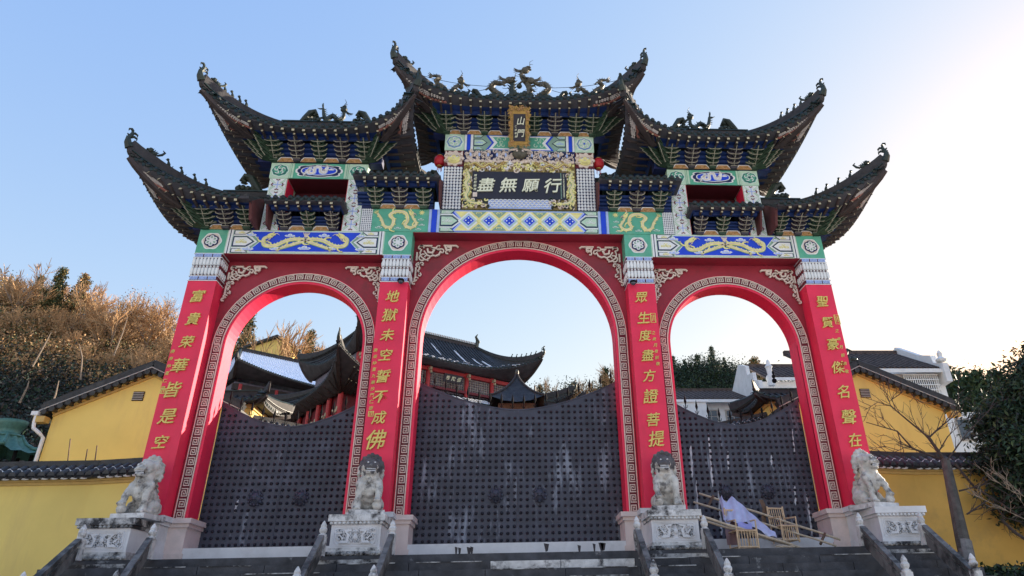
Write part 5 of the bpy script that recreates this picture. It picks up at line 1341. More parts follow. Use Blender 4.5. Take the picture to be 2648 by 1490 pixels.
k2=thing('sedan_chair','second bamboo sedan chair leaning behind the first with two long carrying poles','sedan chair',(0,0,0),0,'bamboo sedan chairs before the right arch')
chair(k2,(5.98,.05,.16),radians(14),.85)
rod(k2,'carrying_pole',(4.25,.55,1.32),(7.15,-.10,.20),.024); rod(k2,'carrying_pole',(4.05,.35,1.10),(6.95,-.28,.06),.022); rod(k2,'cross_bar',(6.62,-.24,.10),(6.86,-.02,.34),.028,'old_wood'); rod(k2,'cross_bar',(4.36,.30,.98),(4.56,.45,1.25),.028,'old_wood')
b=MB(); b.grid([[Vector((5.70-.02*i+.03*sin(j*1.3),.30-.01*i,.32+.10*j)) for i in range(7)] for j in range(9)],0); P('backrest_cloth',b,M['old_wood'],k2,True)
# small things fixed on the gate
for s in (-1,1):
    nm='left' if s<0 else 'right'; t=thing('security_camera','small dark dome camera under the lotus band of the inner %s pillar'%nm,'camera',(s*3.2+(.19 if s<0 else -.24),-.03,6.49),0,'dome cameras on the inner pillars')
    b=MB(); b.box(-.04,.04,-.12,.03,.02,.06); P('mount',b,M['old_wood'],t)
    b=MB(); b.lathe([(.085,.02),(.09,-.01),(.09,-.035)],(0,-.13,0),12); P('housing',b,M['iron_black'],t)
    P('dome',MB().ball((0,-.13,-.035),(.075,.075,.065),12,8),M['window_glass'],t,True)
    t=thing('red_lantern','round red lantern hanging %s of the middle tower beside the pale beast mask'%nm,'lantern',(s*2.28,.16,10.42),0,'red lanterns of the middle tower')
    b=MB(); b.lathe([(.09,-.19),(.16,-.16),(.195,-.08),(.205,0),(.195,.10),(.16,.17),(.09,.20)],n=14); P('lantern_body',b,M['lantern_red'],t,True)
    b=MB(); b.lathe([(.095,.20),(.10,.24),(.05,.25)],n=10); P('cap',b,M['gold_paint'],t); b=MB(); b.lathe([(.095,-.23),(.10,-.20)],n=10); P('base_ring',b,M['gold_paint'],t)
    b=MB()
    for k in range(8): b.tube([(.07*cos(k),.07*sin(k),-.22),(.08*cos(k),.08*sin(k),-.40)],.008,4)
    t.scale=(.82,.82,.82); P('tassel',b,M['lantern_red'],t); P('hook',MB().tube([(0,0,.24),(0,0,.55)],.008,4),M['iron_black'],t)
# ================================================================ yellow perimeter walls with tiled coping
def coping_tile():
    b=MB(); n=7; r=.085; rows=[]
    for y,z in ((-.36,-.20),(-.18,-.10),(0,.02)): rows.append([(r*cos(pi*k/(n-1)),y,z+r*1.15*sin(pi*k/(n-1))) for k in range(n)])
    b.grid(rows,0); b.add([(-r,-.36,-.20)]+[(r*cos(pi*k/6),-.36,-.20+r*1.15*sin(pi*k/6)) for k in range(6,-1,-1)],[tuple(range(8))],0)
    b.plate([(.085,-.20),(.11,-.23),(.14,-.20),(.11,-.25)],-.37,.02,1); return b.mesh('coping_tile',[M['roof_tile'],M['ridge_plaster']])
CTm=coping_tile()
def yellow_wall(pts,lab,mt,zt=1.98,name='perimeter_wall',zb=-2.97,trim='yellow_trim',pitch=.225,objs=True):
    t=thing(name,lab,'wall')
    for a,c in zip(pts,pts[1:]):
        A=Vector((a[0],a[1],0));C=Vector((c[0],c[1],0)); d=(C-A).normalized(); n=Vector((d.y,-d.x,0))
        if n.y>0: n=-n
        ang=atan2(-n.x,-n.y)*-1; ang=atan2(n.x,-n.y)
        def w(b,y0,y1,z0,z1,m=0):
            q=[A+n*-y0,C+n*-y0,C+n*-y1,A+n*-y1]; b.add([(v.x,v.y,z0) for v in q]+[(v.x,v.y,z1) for v in q],[(0,3,2,1),(4,5,6,7),(0,1,5,4),(1,2,6,5),(2,3,7,6),(3,0,4,7)],m)
        b=MB(); w(b,0,.35,zb,zt-.12); P('wall_body',b,M[mt],t)
        b=MB(); w(b,-.04,.39,zt-.12,zt-.055); w(b,-.075,.42,zt-.053,zt); P('cornice',b,M[trim],t)
        b=MB(); w(b,-.20,.55,zt+.002,zt+.05); w(b,.0,.35,zt+.05,zt+.28); w(b,.05,.30,zt+.28,zt+.40,0); w(b,.09,.26,zt+.40,zt+.47,0); P('coping_ridge',b,M['roof_tile'],t)
        b=MB(); w(b,-.01,.36,zt+.262,zt+.275); P('coping_line',b,M['plaster_grey'],t)
        L=(C-A).length; k=0
        zig=[]
        while (k+.5)*pitch<L:
            q=A+d*(k+.5)*pitch
            if abs(q.x)<17.5:
                o=bpy.data.objects.new('coping_tile',CTm); COL.objects.link(o); o.parent=t; o.location=(q.x-n.x*.02,q.y-n.y*.02,zt+.24); o.rotation_euler=(0,0,ang)
                e=q+n*.145; zig.append((e,zt+.235)); e=q+d*pitch/2+n*.145; zig.append((e,zt+.155))
            k+=1
        b=MB()
        for (e,z),(e2,z2) in zip(zig,zig[1:]): b.bar((e.x,e.y,z),(e2.x,e2.y,z2),.03,.035)
        if zig: P('white_mortar_edge',b,M['plaster_white'] ,t)
        b=MB()
        for i in range(len(zig)//2-1):
            e,z=zig[2*i]; b.ball((e.x+n.x*.03,e.y+n.y*.03,zt+.01),(.10,.03,.035),6,4)
        if b.v: P('eave_mortar',b,M['plaster_white'],t,kind='stuff')
    return t
yellow_wall([(-8.36,1.15),(-10.15,1.55),(-19.5,1.9)],'yellow plaster wall with scalloped grey tile coping left of the gate','yellow_wall')
yellow_wall([(8.36,1.15),(10.15,1.55),(19.5,1.9)],'older ochre wall with dark tile coping right of the gate behind the trees','yellow_wall_old')
for i,(u,v0,v1) in enumerate(((178,1192,1135),(222,1195,1162),(247,1196,1152))):
    p=at(u,v0,1.9); q=at(u+4,v1,1.9); b=MB(); b.tube([p-Vector((0,0,.15)),q],.014,5); o=b.build('iron_rod',M['old_wood'])
    tag(o,['leftmost and longest of the three thin rods standing on the left wall coping','middle and shortest of the three rods on the left wall coping','rightmost rod of three on the left wall coping, leaning right'][i],'rod','thin rods on the left wall')
# ================================================================ yellow gable buildings either side
def gable_building(s,lab,mt,oldroof):
    t=thing('gable_building',lab,'building'); ax=s*11.62; Y0,Y1=6.0,15.0; za=6.05; zc=4.80; hw=2.72
    g=[(ax-hw,-.5),(ax+hw,-.5),(ax+hw,zc),(ax,za),(ax-hw,zc)]
    P('wall',MB().plate(g,Y0,Y1-Y0),M[mt],t)
    for t_ in (-1,1):
        b=MB(); k=.13
        b.add([(ax,Y0-.22,za+.03),(ax+t_*(hw+.28),Y0-.22,zc-.10),(ax+t_*(hw+.28),Y1,zc-.10),(ax,Y1,za+.03),(ax,Y0-.22,za+.03+k),(ax+t_*(hw+.28),Y0-.22,zc-.10+k),(ax+t_*(hw+.28),Y1,zc-.10+k),(ax,Y1,za+.03+k)],
              [(0,1,2,3),(7,6,5,4),(0,4,5,1),(1,5,6,2),(2,6,7,3),(3,7,4,0)]); P('roof',b,M['roof_tile'],t)
        b=MB(); dz=(za-zc+.13)/(hw+.28)
        for k2 in range(2):      # stepped verge mouldings under the roof edge
            y=Y0-.05-.06*k2; o_=.02+.09*k2
            b.add([(ax,y,za-.12+o_),(ax+t_*hw,y,zc-.14+o_),(ax+t_*hw,Y0,zc-.14+o_),(ax,Y0,za-.12+o_),(ax,y,za-.04+o_),(ax+t_*hw,y,zc-.06+o_),(ax+t_*hw,Y0,zc-.06+o_),(ax,Y0,za-.04+o_)],[(0,1,2,3),(7,6,5,4),(0,4,5,1),(1,5,6,2),(2,6,7,3),(3,7,4,0)])
        P('verge_moulding',b,M['yellow_trim'],t)
        n=14
        for i in range(n):
            f=(i+.5)/n; x=ax+t_*(hw+.25)*f; z=za+.03-dz*abs(x-ax)
            b=MB(); b.tube([(x,Y0-.30,z+.01),(x,Y0+.1,z+.03)],.085,8); P('verge_tile',b,M['roof_tile'],t)
        b=MB(); b.bar((ax,Y0-.1,za+.26),(ax+t_*(hw+.30),Y0-.1,zc+.12),.30,.16); b.bar((ax,Y0-.1,za+.38),(ax+t_*(hw+.30),Y0-.1,zc+.24),.18,.08); P('verge_ridge',b,M['roof_tile'],t)
        b=MB(); b.bar((ax,Y0-.28,za+.145),(ax+t_*(hw+.30),Y0-.28,zc+.005),.02,.03); P('mortar_edge',b,M['plaster_grey'],t)
    vx=ax-s*.02 if s<0 else ax-.05
    b=MB(); vx=(-11.95 if s<0 else 11.75); b.box(vx-.17,vx+.17,Y0-.02,Y0+.05,5.18,5.48,0); 
    for k in range(5): b.box(vx-.16,vx+.16,Y0-.05,Y0-.02,5.20+k*.055,5.225+k*.055,1)
    P('vent',b,[M['iron_black'],M['plaster_grey']],t)
    b=MB(); b.box(ax+s*(hw+.05),ax+s*(hw+.38),Y0-.30,Y0-.02,zc-.34,zc-.16); P('eave_return',b,M['yellow_trim'],t)
    if s<0:
        b=MB(); b.tube([(ax-hw-.34,Y0-.26,zc-.10),(ax-hw-.34,Y0-.26,zc-.32),(ax-hw-.30,Y0-.26,zc-.52),(ax-hw-.12,Y0-.20,zc-.66),(ax-hw-.03,Y0-.1,zc-.78),(ax-hw-.03,Y0-.1,-.5)],.055,7); P('downpipe',b,M['plaster_white'],t)
        P('gutter',MB().box(ax-hw-.46,ax-hw-.26,Y0-.35,Y1,zc-.14,zc-.02),M['plaster_white'],t)
    else:
        b=MB(); b.tube([(ax-.25,Y0-.1,za+.3),(ax-.30,Y0-.1,za+.62),(ax-.18,Y0-.1,za+.80),(ax-.02,Y0-.1,za+.74)],[.14,.10,.06,.02],6); b.ball((ax-.05,Y0-.1,za+.42),(.16,.12,.12),7,5); P('ridge_ornament',b,M['ornament_bronze'],t)
    return t
gable_building(-1,'bright yellow gable end building behind the left wall with a white downpipe','yellow_wall',False)
gable_building(1,'ochre yellow gable end building behind the right wall with a curled ridge ornament','yellow_wall',True)
# inner gatehouses, seen over the side leaves
for s in (-1,1):
    nm='left' if s<0 else 'right'; ps='left' if s<0 else 'right'
    t=thing('gatehouse','small yellow gatehouse with dark upturned roof seen over the %s gate leaves'%nm,'gatehouse',(s*10.25,9.0,0))
    P('wall',MB().box(-.75,.75,0,1.6,-.5,5.75),M['yellow_wall'],t); P('cornice',MB().box(-.80,.80,-.05,1.65,5.75,5.9),M['yellow_trim'],t)
    r_,_,_,_=curve_roof('roof','dark tiled roof',-1.45,1.45,True,True,5.95,.20,3,-.40,.25,5.92,6.45,-.7,.7,(-.82,.82,-.06,1.66),Yr=.8,Yb=2.05,parent=t,objects=False,scales=False,hipthick=.10,raft=False,step=.24,finial=False,beam=False)
    if s>0:
        b=MB(); b.ball((-.05,.8,6.98),.10,8,6); b.ball((-.05,.8,7.16),.08,8,6); b.ball((-.05,.8,7.31),(.05,.05,.09),8,6); P('gourd_finial',b,M['iron_black'],t)
    yellow_wall([(s*9.5,9.2),(s*6.9,11.9)],'low inner wall with slate coping running back from the %s gatehouse'%nm,'yellow_wall',5.15,'inner_wall',-.5)
# ================================================================ the big hall behind the gate
hall=thing('temple_hall','large double eaved temple hall with red columns and streaks of snow on its dark roof','hall',(-8.23,18,0),radians(34.4))
P('upper_wall',MB().box(1.0,11.6,2.25,8.2,10.4,12.2),M['lattice_grey'],hall); P('lower_wall',MB().box(.3,12.2,1.7,9.0,0,9.6),M['dark_red'],hall)
for i,x in enumerate((1.1,3.2,5.36,7.93,9.71,11.5)):
    for z0,z1,y in ((10.3,12.15,2.1),): b=MB(); b.lathe([(.13,0),(.13,z1-z0)],(x,y,z0),10); P('column',b,M['column_red'],hall)
    b=MB(); b.box(x-.06,x+.06,1.75,2.0,11.75,11.92); b.ball((x,1.78,11.62),(.07,.12,.08),6,5); P('carved_corbel',b,M['rafter_end'],hall)
for k in range(5):      # lattice windows between the columns
    xa,xb=[(1.25,3.05),(3.35,5.2),(5.5,7.8),(8.1,9.55),(9.85,11.35)][k]; b=MB()
    n=int((xb-xa)/.16)
    for i in range(n+1): b.box(xa+(xb-xa)*i/n-.012,xa+(xb-xa)*i/n+.012,2.18,2.25,10.95,11.72)
    for j in range(6): b.box(xa,xb,2.175,2.25,10.95+j*.15,10.975+j*.15)
    P('lattice_window',b,M['light_blue'] if False else M['plaster_grey'],hall)
P('beam',MB().box(1.0,11.6,2.0,2.2,11.78,11.98),M['column_red'],hall); P('sill_beam',MB().box(1.0,11.6,2.0,2.2,10.78,10.92),M['dark_red'],hall)
for x in range(6):
    y=1.5+1.5*x; b=MB(); b.lathe([(.14,0),(.14,9.5)],(.15,y,0),10); P('column',b,M['column_red'],hall)
    b=MB(); b.box(.0,.1,y-.06,y+.06,8.5,8.7); b.ball((-.08,y,8.45),(.14,.08,.10),6,5); P('carved_corbel',b,M['rafter_end'],hall)
for z in (7.6,8.3): P('beam',MB().box(.08,.22,1.4,9.2,z,z+.14),M['column_red'],hall)
b=MB()
for i in range(26): b.box(.10,.20,1.5+i*.3,1.56+i*.3,7.0,7.6)
P('balusters',b,M['column_red'],hall)
hu,hs,hF,_=curve_roof('upper_roof','upper dark tiled roof with snow streaks',0,12.04,True,True,12.08,1.22,3,.9,.9,12.02,14.75,2.3,9.9,(.9,11.7,1.9,8.5),Yr=4.4,Yb=7.9,parent=hall,objects=False,scales=False,beam=False,step=.24,hipthick=.2,raft=False,bow=.6,hip_beasts=[(.10,'s'),(.17,'s'),(.24,'s'),(.31,'s'),(.38,'s'),(.45,'s')],finial=True,tw=1.2)
for x0,u0,u1 in ((6.2,.38,.80),(7.7,.28,.72),(8.6,.22,.55),(9.2,.16,.48),(3.0,.3,.6)):
    q=hF(x0); b=MB(); b.tube([hs(q,u0+(u1-u0)*i/6,.05) for i in range(7)],[.02,.05,.06,.05,.06,.045,.02],5); P('snow_streak',b,M['snow'],hu)
random.seed(12); b=MB()
for k in range(70):
    q=hF(random.uniform(2.5,11.2)); u=random.random()**2*.30+.02; p=hs(q,u,.05); b.ball(p,(random.uniform(.05,.22),.10,.03),6,4)
P('snow_patch',b,M['snow'],hu,kind='stuff')
b=MB()
for k in range(60): 
    x=2.4+7.5*k/59; b.box(x-.03,x+.03,4.36,4.44,14.95,15.12)
P('ridge_openwork',b,M['plaster_grey'],hu,kind='stuff')
for x in (2.3,9.9):
    b=MB(); b.tube([(x,4.4,14.8),(x+.1,4.4,15.3),(x-.05,4.4,15.55),(x+.08,4.4,15.75)],[.18,.12,.08,.03],6); b.ball((x+.12,4.4,15.25),(.18,.1,.12),6,5); P('ridge_ornament',b,M['ornament_bronze'],hu)
hl,ls_,lF,_=curve_roof('lower_roof','lower dark roof with white snow between the tile ribs',-1.35,13.4,True,True,9.52,1.5,3.2,-.3,1.0,9.45,12.2,2.5,10,(.1,12.4,1.5,9.2),Yr=4.7,Yb=9.6,parent=hall,objects=False,scales=False,beam=False,step=.26,hipthick=.2,raft=True,bow=.7,tw=1.1)
b=MB()
for k in range(5):
    xa=4.6+.92*k; rows=[[ls_(lF(xa+.06+.80*i/6),u,.06+.02*(i%2)) for i in range(7)] for u in (.10,.2,.3,.42)]; b.grid(rows,0)
P('snow_patch',b,M['snow'],hl,kind='stuff')
sg=P('name_board',MB().box(-.62,.62,-.06,.0,-.24,.24),M['board_black'],hall); sg.location=(6.78,1.72,11.42); sg.rotation_euler=(radians(16),0,0)
for x,ch in ((-.38,'殿'),(0,'陀'),(.38,'彌')): write(ch,x,-.075,0,.27,M['pale_letter'],sg,th=.02,brush=.008,bold=.006)
# ================================================================ further hall with a snow covered roof
h2=thing('temple_hall','distant temple hall with a snow covered roof and long black name board','hall',(-17.9,28.0,0),radians(38))
P('wall',MB().box(.4,9.5,1.2,6,4,13.2),M['lattice_grey'],h2); P('beam',MB().box(.2,9.5,.9,1.1,12.6,13.0),M['rafter_wood'],h2)
for x in (.7,3.1,5.5): b=MB(); b.lathe([(.13,0),(.13,6)],(x,.95,7),9); P('column',b,M['column_red'],h2); P('carved_corbel',MB().ball((x,.8,12.4),(.12,.12,.25),6,5),M['rafter_end'],h2)
curve_roof('roof','roof white with snow between the ribs',-.3,9.5,True,False,13.45,.75,3,0,.5,13.35,16.1,1.0,9.2,(.2,9.5,.9,6),Yr=3.4,Yb=7,parent=h2,objects=False,scales=False,beam=False,step=.17,raft=False,hipthick=.16,finial=False,bed='snow',roll='snow_blue',tw=.65)
sg=P('name_board',MB().box(-1.15,1.15,-.06,0,-.27,.27),M['board_black'],h2); sg.location=(4.7,.72,12.3); sg.rotation_euler=(radians(12),0,0)
for x,ch in ((-.62,'寺'),(-.08,'禪'),(.42,'藏'),(.86,'地')): write(ch,x,-.075,0,.30,M['pale_letter'],sg,th=.02,brush=.008,bold=.006)
# small tent roofed kiosk in the middle
t=thing('kiosk','small dark kiosk with a pointed tent roof standing in the middle arch','kiosk',(.05,14,0))
b=MB(); n=10
for sgn_x,sgn_y in ((0,-1),(1,0),(0,1),(-1,0)):
    rows=[]
    for i in range(n+1):
        f=i/n; r=1.15*(1-f)**1.35+.03; z=7.05+1.55*f; up_=.28*(1-f)**3
        a=Vector((-1,-1,0)) if (sgn_x,sgn_y)==(0,-1) else Vector((1,-1,0)) if sgn_x==1 else Vector((1,1,0)) if sgn_y==1 else Vector((-1,1,0))
        c=Vector((-a.y,a.x,0)); rows.append([(a.x*r+(c.x-a.x)*r*g_,a.y*r+(c.y-a.y)*r*g_,z+up_*(2*g_-1)**2) for g_ in (0,.25,.5,.75,1)])
    b.grid(rows,0)
P('roof',b,M['roof_tile'],t); P('wall',MB().box(-.8,.8,-.8,.8,0,7.1),M['old_wood'],t)
for sx in (-1,1):
    for sy in (-1,1): b=MB(); b.tube([(sx*(1.15*(1-f)**1.35+.03),sy*(1.15*(1-f)**1.35+.03),7.08+1.55*f+.28*(1-f)**3) for f in [i/8 for i in range(9)]],.05,6); P('hip_ridge',b,M['ridge_plaster'],t)
P('finial',MB().ball((0,0,8.72),(.09,.09,.16),8,6),M['ornament_lit'],t)
t=thing('low_roof','low dark roof with two upturned tips right of the kiosk','roof',(1.6,15.5,0),radians(20))
curve_roof('roof','dark tiled roof',-.9,1.6,True,True,7.25,.75,2.2,0,.4,7.2,8.0,-.1,.8,(-.5,1.2,.2,2),Yr=1.2,Yb=2.4,parent=t,objects=False,scales=False,raft=False,finial=False,beam=False,hipthick=.08,step=.24)
P('wall',MB().box(-.5,1.2,.4,2,0,7.25),M['old_wood'],t)
# ================================================================ white houses on the right
def tiled_slope(t,x0,x1,y0,z0,y1,z1,mt='roof_tile',pitch=.33):
    b=MB(); b.add([(x0,y0,z0),(x1,y0,z0),(x1,y1,z1),(x0,y1,z1),(x0,y0,z0+.12),(x1,y0,z0+.12),(x1,y1,z1+.12),(x0,y1,z1+.12)],[(0,3,2,1),(4,5,6,7),(0,1,5,4),(1,2,6,5),(2,3,7,6),(3,0,4,7)]); P('roof',b,M[mt],t)
    b=MB(); n=int((x1-x0)/pitch)
    for i in range(n): x=x0+(x1-x0)*(i+.5)/n; b.tube([(x,y0-.03,z0+.13),(x,(y0+y1)/2,(z0+z1)/2+.13),(x,y1,z1+.13)],.075,5)
    P('tile_rows',b,M[mt],t,kind='stuff'); P('ridge',MB().box(x0-.05,x1+.05,y1-.12,y1+.12,z1+.05,z1+.32),M[mt],t)
    P('fascia',MB().box(x0,x1,y0-.05,y0-.002,z0-.10,z0+.10),M['plaster_white'],t)
dm('old_tile',(.075,.055,.05),.8,.4,4,.3,dirt=.35,dirt_col=(.14,.12,.10),dscale=3)
t=thing('row_house','long low white house with a brown tiled roof seen through the right arch','house',(0,30,0))
P('wall',MB().box(8.5,17.2,0,7,2,11.85),M['plaster_white'],t); tiled_slope(t,8.3,17.3,-.6,11.80,3.4,13.55,'old_tile')
P('side_block',MB().box(9.0,12.8,-1.2,-.02,2,11.55),M['plaster_white'],t); P('parapet',MB().box(8.9,12.9,-1.3,0,11.552,11.70),M['snow'],t)
for x0,x1 in ((12.95,13.8),(14.45,15.9)):
    w_=P('window_frame',MB().box(x0-.08,x1+.08,-.05,.02,10.15,11.35),M['plaster_grey'],t); n=2 if x1-x0<1 else 3
    for i in range(n):
        a=x0+(x1-x0)*i/n+.03; c=x0+(x1-x0)*(i+1)/n-.03; P('pane',MB().box(a,c,-.07,-.052,10.23,10.85),M['window_glass'],w_); P('pane',MB().box(a,c,-.07,-.052,10.91,11.27),M['window_glass'],w_)
t=thing('gable_house','taller white house with a stepped end wall behind the right arch','house',(0,28,0))
P('wall',MB().box(16.35,22.5,0,6,2,12.7),M['plaster_white'],t); tiled_slope(t,16.7,22.6,-.4,12.75,3,14.6,'old_tile')
b=MB(); b.plateX([(-.6,2),(-.6,12.6),(.3,12.9),(.35,13.45),(1.4,13.6),(1.5,14.3),(3,14.9),(6,13),(6,2)],16.1,16.35); P('end_wall',b,M['plaster_white'],t)
b=MB(); b.lathe([(.16,0),(.20,.5),(.26,.6),(.15,.75),(.10,1.0),(.02,1.1)],(16.9,-.7,12.9),8); b.box(16.7,17.1,-.9,-.5,12.2,12.9); P('chimney',b,M['plaster_white'],t)
t=thing('white_house','white house with a barred window and brown tiled roof behind the right gable','house',(0,18,0))
P('wall',MB().box(15.8,22.6,0,7,0,9.95),M['plaster_white'],t); tiled_slope(t,15.6,22.3,-.5,9.95,3.2,12.05,'old_tile',.28)
b=MB(); b.plateX([(-.75,9.3),(-.75,10.3),(0,10.55),(.1,11.0),(1.2,11.4),(3.2,12.6),(7,10.5),(7,9)],22.3,22.6); P('end_wall',b,M['plaster_white'],t)
b=MB(); b.lathe([(.24,0),(.28,.1),(.12,.25),(.14,.45),(.03,.62)],(22.45,-.5,10.45),8); P('end_finial',b,M['plaster_white'],t)
P('string_course',MB().box(15.8,22.68,-.06,-.002,8.50,8.58),M['plaster_grey'],t)
w_=P('window_frame',MB().box(20.3,22.1,-.05,.03,8.75,9.75),M['plaster_grey'],t); P('pane',MB().box(20.38,22.02,-.06,-.05,8.82,9.68),M['window_glass'],w_)
for i in range(17): P('window_bar',MB().box(20.3+1.8*i/16-.018,20.3+1.8*i/16+.018,-.30,-.26,8.70,9.80),M['bars_white'],w_)
for j in range(5): P('window_bar',MB().box(20.25,22.15,-.33,-.30,8.70+1.1*j/4-.022,8.70+1.1*j/4+.022),M['bars_white'],w_)
P('lower_block',MB().box(21.0,23.4,-1.0,0,0,7.6),M['plaster_white'],t); w_=P('window_frame',MB().box(21.9,22.6,-1.05,-1.0,6.2,7.3),M['plaster_grey'],t)
P('pane',MB().box(21.98,22.52,-1.07,-1.05,6.28,7.22),M['window_glass'],w_)
for i in range(4): P('window_bar',MB().box(22.75+.18*i,22.79+.18*i,-1.25,-1.2,6.0,7.3),M['bars_white'],t)
# ================================================================ yellow houses up on the left hill
for i,(u0,u1,vt,ve,vb,Y,lab) in enumerate(((645,757,876,900,945,50,'large yellow house among bare trees on the hill seen through the left arch'),(826,872,913,922,962,48,'small yellow house on the hill partly hidden by the dark roofs'))):
    A=at(u0,ve,Y);B=at(u1,ve,Y);T_=at((u0+u1)/2+8,vt,Y); zb=at(u0,vb,Y).z-5
    t=thing('hill_house',lab,'house',(0,Y,0)); xm=(A.x+B.x)/2+.5; z=(A.z+B.z)/2
    P('wall',MB().plate([(A.x,zb),(B.x,zb),(B.x,z),(xm,T_.z),(A.x,z)],0,6),M['yellow_wall'],t)
    for s_ in (-1,1):
        e=A.x if s_<0 else B.x; b=MB(); b.add([(xm,-.4,T_.z+.05),(e+s_*.5,-.4,z-.2),(e+s_*.5,6,z-.2),(xm,6,T_.z+.05),(xm,-.4,T_.z+.3),(e+s_*.5,-.4,z+.05),(e+s_*.5,6,z+.05),(xm,6,T_.z+.3)],[(0,1,2,3),(7,6,5,4),(0,4,5,1),(1,5,6,2),(2,6,7,3),(3,7,4,0)]); P('roof',b,M['roof_tile'],t)
    if i==0:
        w=B.x-A.x
        P('ledge',MB().box(A.x+.25*w,A.x+.75*w,-.8,0,z-2.0,z-1.75),M['plaster_white'],t)
        for k in range(3): P('window',MB().box(A.x+.27*w+k*.17*w,A.x+.38*w+k*.17*w,-.08,0,z-3.4,z-2.3),M['window_glass'],t)
# green copper pavilion top at the far left
t=thing('copper_pavilion','weathered green copper pavilion roof at the far left edge','pavilion',(-20.95,14,0))
b=MB(); n=48; prof=[(1.35,5.30),(1.10,5.42),(.80,5.62),(.62,5.86),(.55,6.02)]
vs=[];N=len(prof)
for j,(r,z) in enumerate(prof):
    for k in range(n): 
        a=2*pi*k/n; rr=r*(1+.05*cos(12*a)+(.10 if j==0 else .03)*cos(6*a)); vs.append((rr*cos(a),rr*sin(a),z+(.10*max(0,cos(6*a))**3 if j==0 else 0)+.03*cos(12*a)))
b.add(vs,[(i*n+k,i*n+(k+1)%n,(i+1)*n+(k+1)%n,(i+1)*n+k) for i in range(N-1) for k in range(n)]); P('roof',b,M['pavilion_copper'],t,True)
b=MB(); b.lathe([(.60,6.00),(.50,6.08),(.36,6.14),(.42,6.30),(.52,6.50),(.56,6.66),(.50,6.67),(.40,6.6)],n=16); P('urn',b,M['pavilion_copper'],t,True)
for k in range(6):
    a=pi*k/3; b=MB(); b.tube([(r*cos(a),r*sin(a),z+.05) for r,z in ((.56,6.0),(.66,5.84),(.86,5.62),(1.15,5.46),(1.52,5.42))],[.05,.06,.07,.08,.09],7); P('roof_rib',b,M['pavilion_copper'],t,True)
    b=MB(); b.lathe([(.07,0),(.07,5.35)],(1.0*cos(a+.5),1.0*sin(a+.5),0),8); P('column',b,M['iron_black'],t)
# ================================================================ vegetation
import numpy as np
rng=np.random.default_rng(5)
def leaf_mesh(name,centers,size,mats,up=.0,mi=None,n=1,spread=0.,aspect=1.6):
    """many small leaf faces: one bent quad-less triangle per leaf, random turn"""
    C=np.repeat(np.asarray(centers,float),n,axis=0); N=len(C)
    if spread: C=C+rng.normal(0,spread,(N,3))
    d=rng.normal(0,1,(N,3)); d/=np.linalg.norm(d,axis=1)[:,None]; e=rng.normal(0,1,(N,3)); e=np.cross(d,e); e/=np.linalg.norm(e,axis=1)[:,None]
    s=(size*rng.uniform(.6,1.4,N))[:,None]
    V=np.stack([C-d*s*aspect*.5,C+e*s*.42,C+d*s*aspect*.5,C-e*s*.42],1).reshape(-1,3)
    me=bpy.data.meshes.new(name); me.vertices.add(4*N); me.vertices.foreach_set('co',V.ravel())
    me.loops.add(4*N); me.loops.foreach_set('vertex_index',np.arange(4*N)); me.polygons.add(N)
    me.polygons.foreach_set('loop_start',np.arange(N)*4)
    try: me.polygons.foreach_set('loop_total',np.full(N,4))
    except Exception: pass
    for m_ in mats: me.materials.append(M[m_])
    if len(mats)>1:
        k=rng.integers(0,len(mats),N) if mi is None else np.repeat(np.asarray(mi),n)
        me.polygons.foreach_set('material_index',k)
    me.update(calc_edges=True); return me
def bare_tree(h,seed,depth=5,spread=.55,mt='bark',rad=.16,lean=(0,0),tw='twig',droop=0.,trunk=.32):
    """trunk and main limbs in one mesh, fine twigs in another; returns two meshes and twig tips"""
    random.seed(seed); T=MB(); W_=MB(); tips=[]
    def grow(p,d,l,r,k):
        n=3; pts=[p]; dd=d.copy()
        for i in range(n):
            dd=(dd+Vector((random.uniform(-1,1),random.uniform(-1,1),random.uniform(-.5,.8)-droop*(k>1)))*.16).normalized(); pts.append(pts[-1]+dd*l/n)
        rr=[r*(1-.3*i/n) for i in range(n+1)]
        if k<3: T.tube(pts,rr,6 if k<2 else 4,cap=False)
        elif k<5: W_.tube(pts,[max(q_,.024) for q_ in rr],3,cap=False)
        else: W_.tube([pts[0],pts[-1]],[.026,.012],3,cap=False)
        if k>=depth: tips.append(pts[-1]); return
        m_=random.choice((3,3,4)) if k else 5
        for i in range(m_):
            q=pts[-1] if i==0 else pts[random.choice((1,2,3))]
            a=random.uniform(0,2*pi); sp=spread*random.uniform(.6,1.5)*(0.4 if i==0 else 1.15)
            u=dd.orthogonal().normalized(); v=dd.cross(u); nd=(dd*cos(sp)+(u*cos(a)+v*sin(a))*sin(sp)); nd.z+=.12-droop; nd.normalize()
            grow(q,nd,l*random.uniform(.62,.86),rr[-1]*random.uniform(.55,.8),k+1)
    grow(Vector((0,0,-.3)),Vector((lean[0],lean[1],1)).normalized(),h*trunk,rad,0)
    return T.mesh('trunk',M[mt]),W_.mesh('twigs',M[tw]),tips
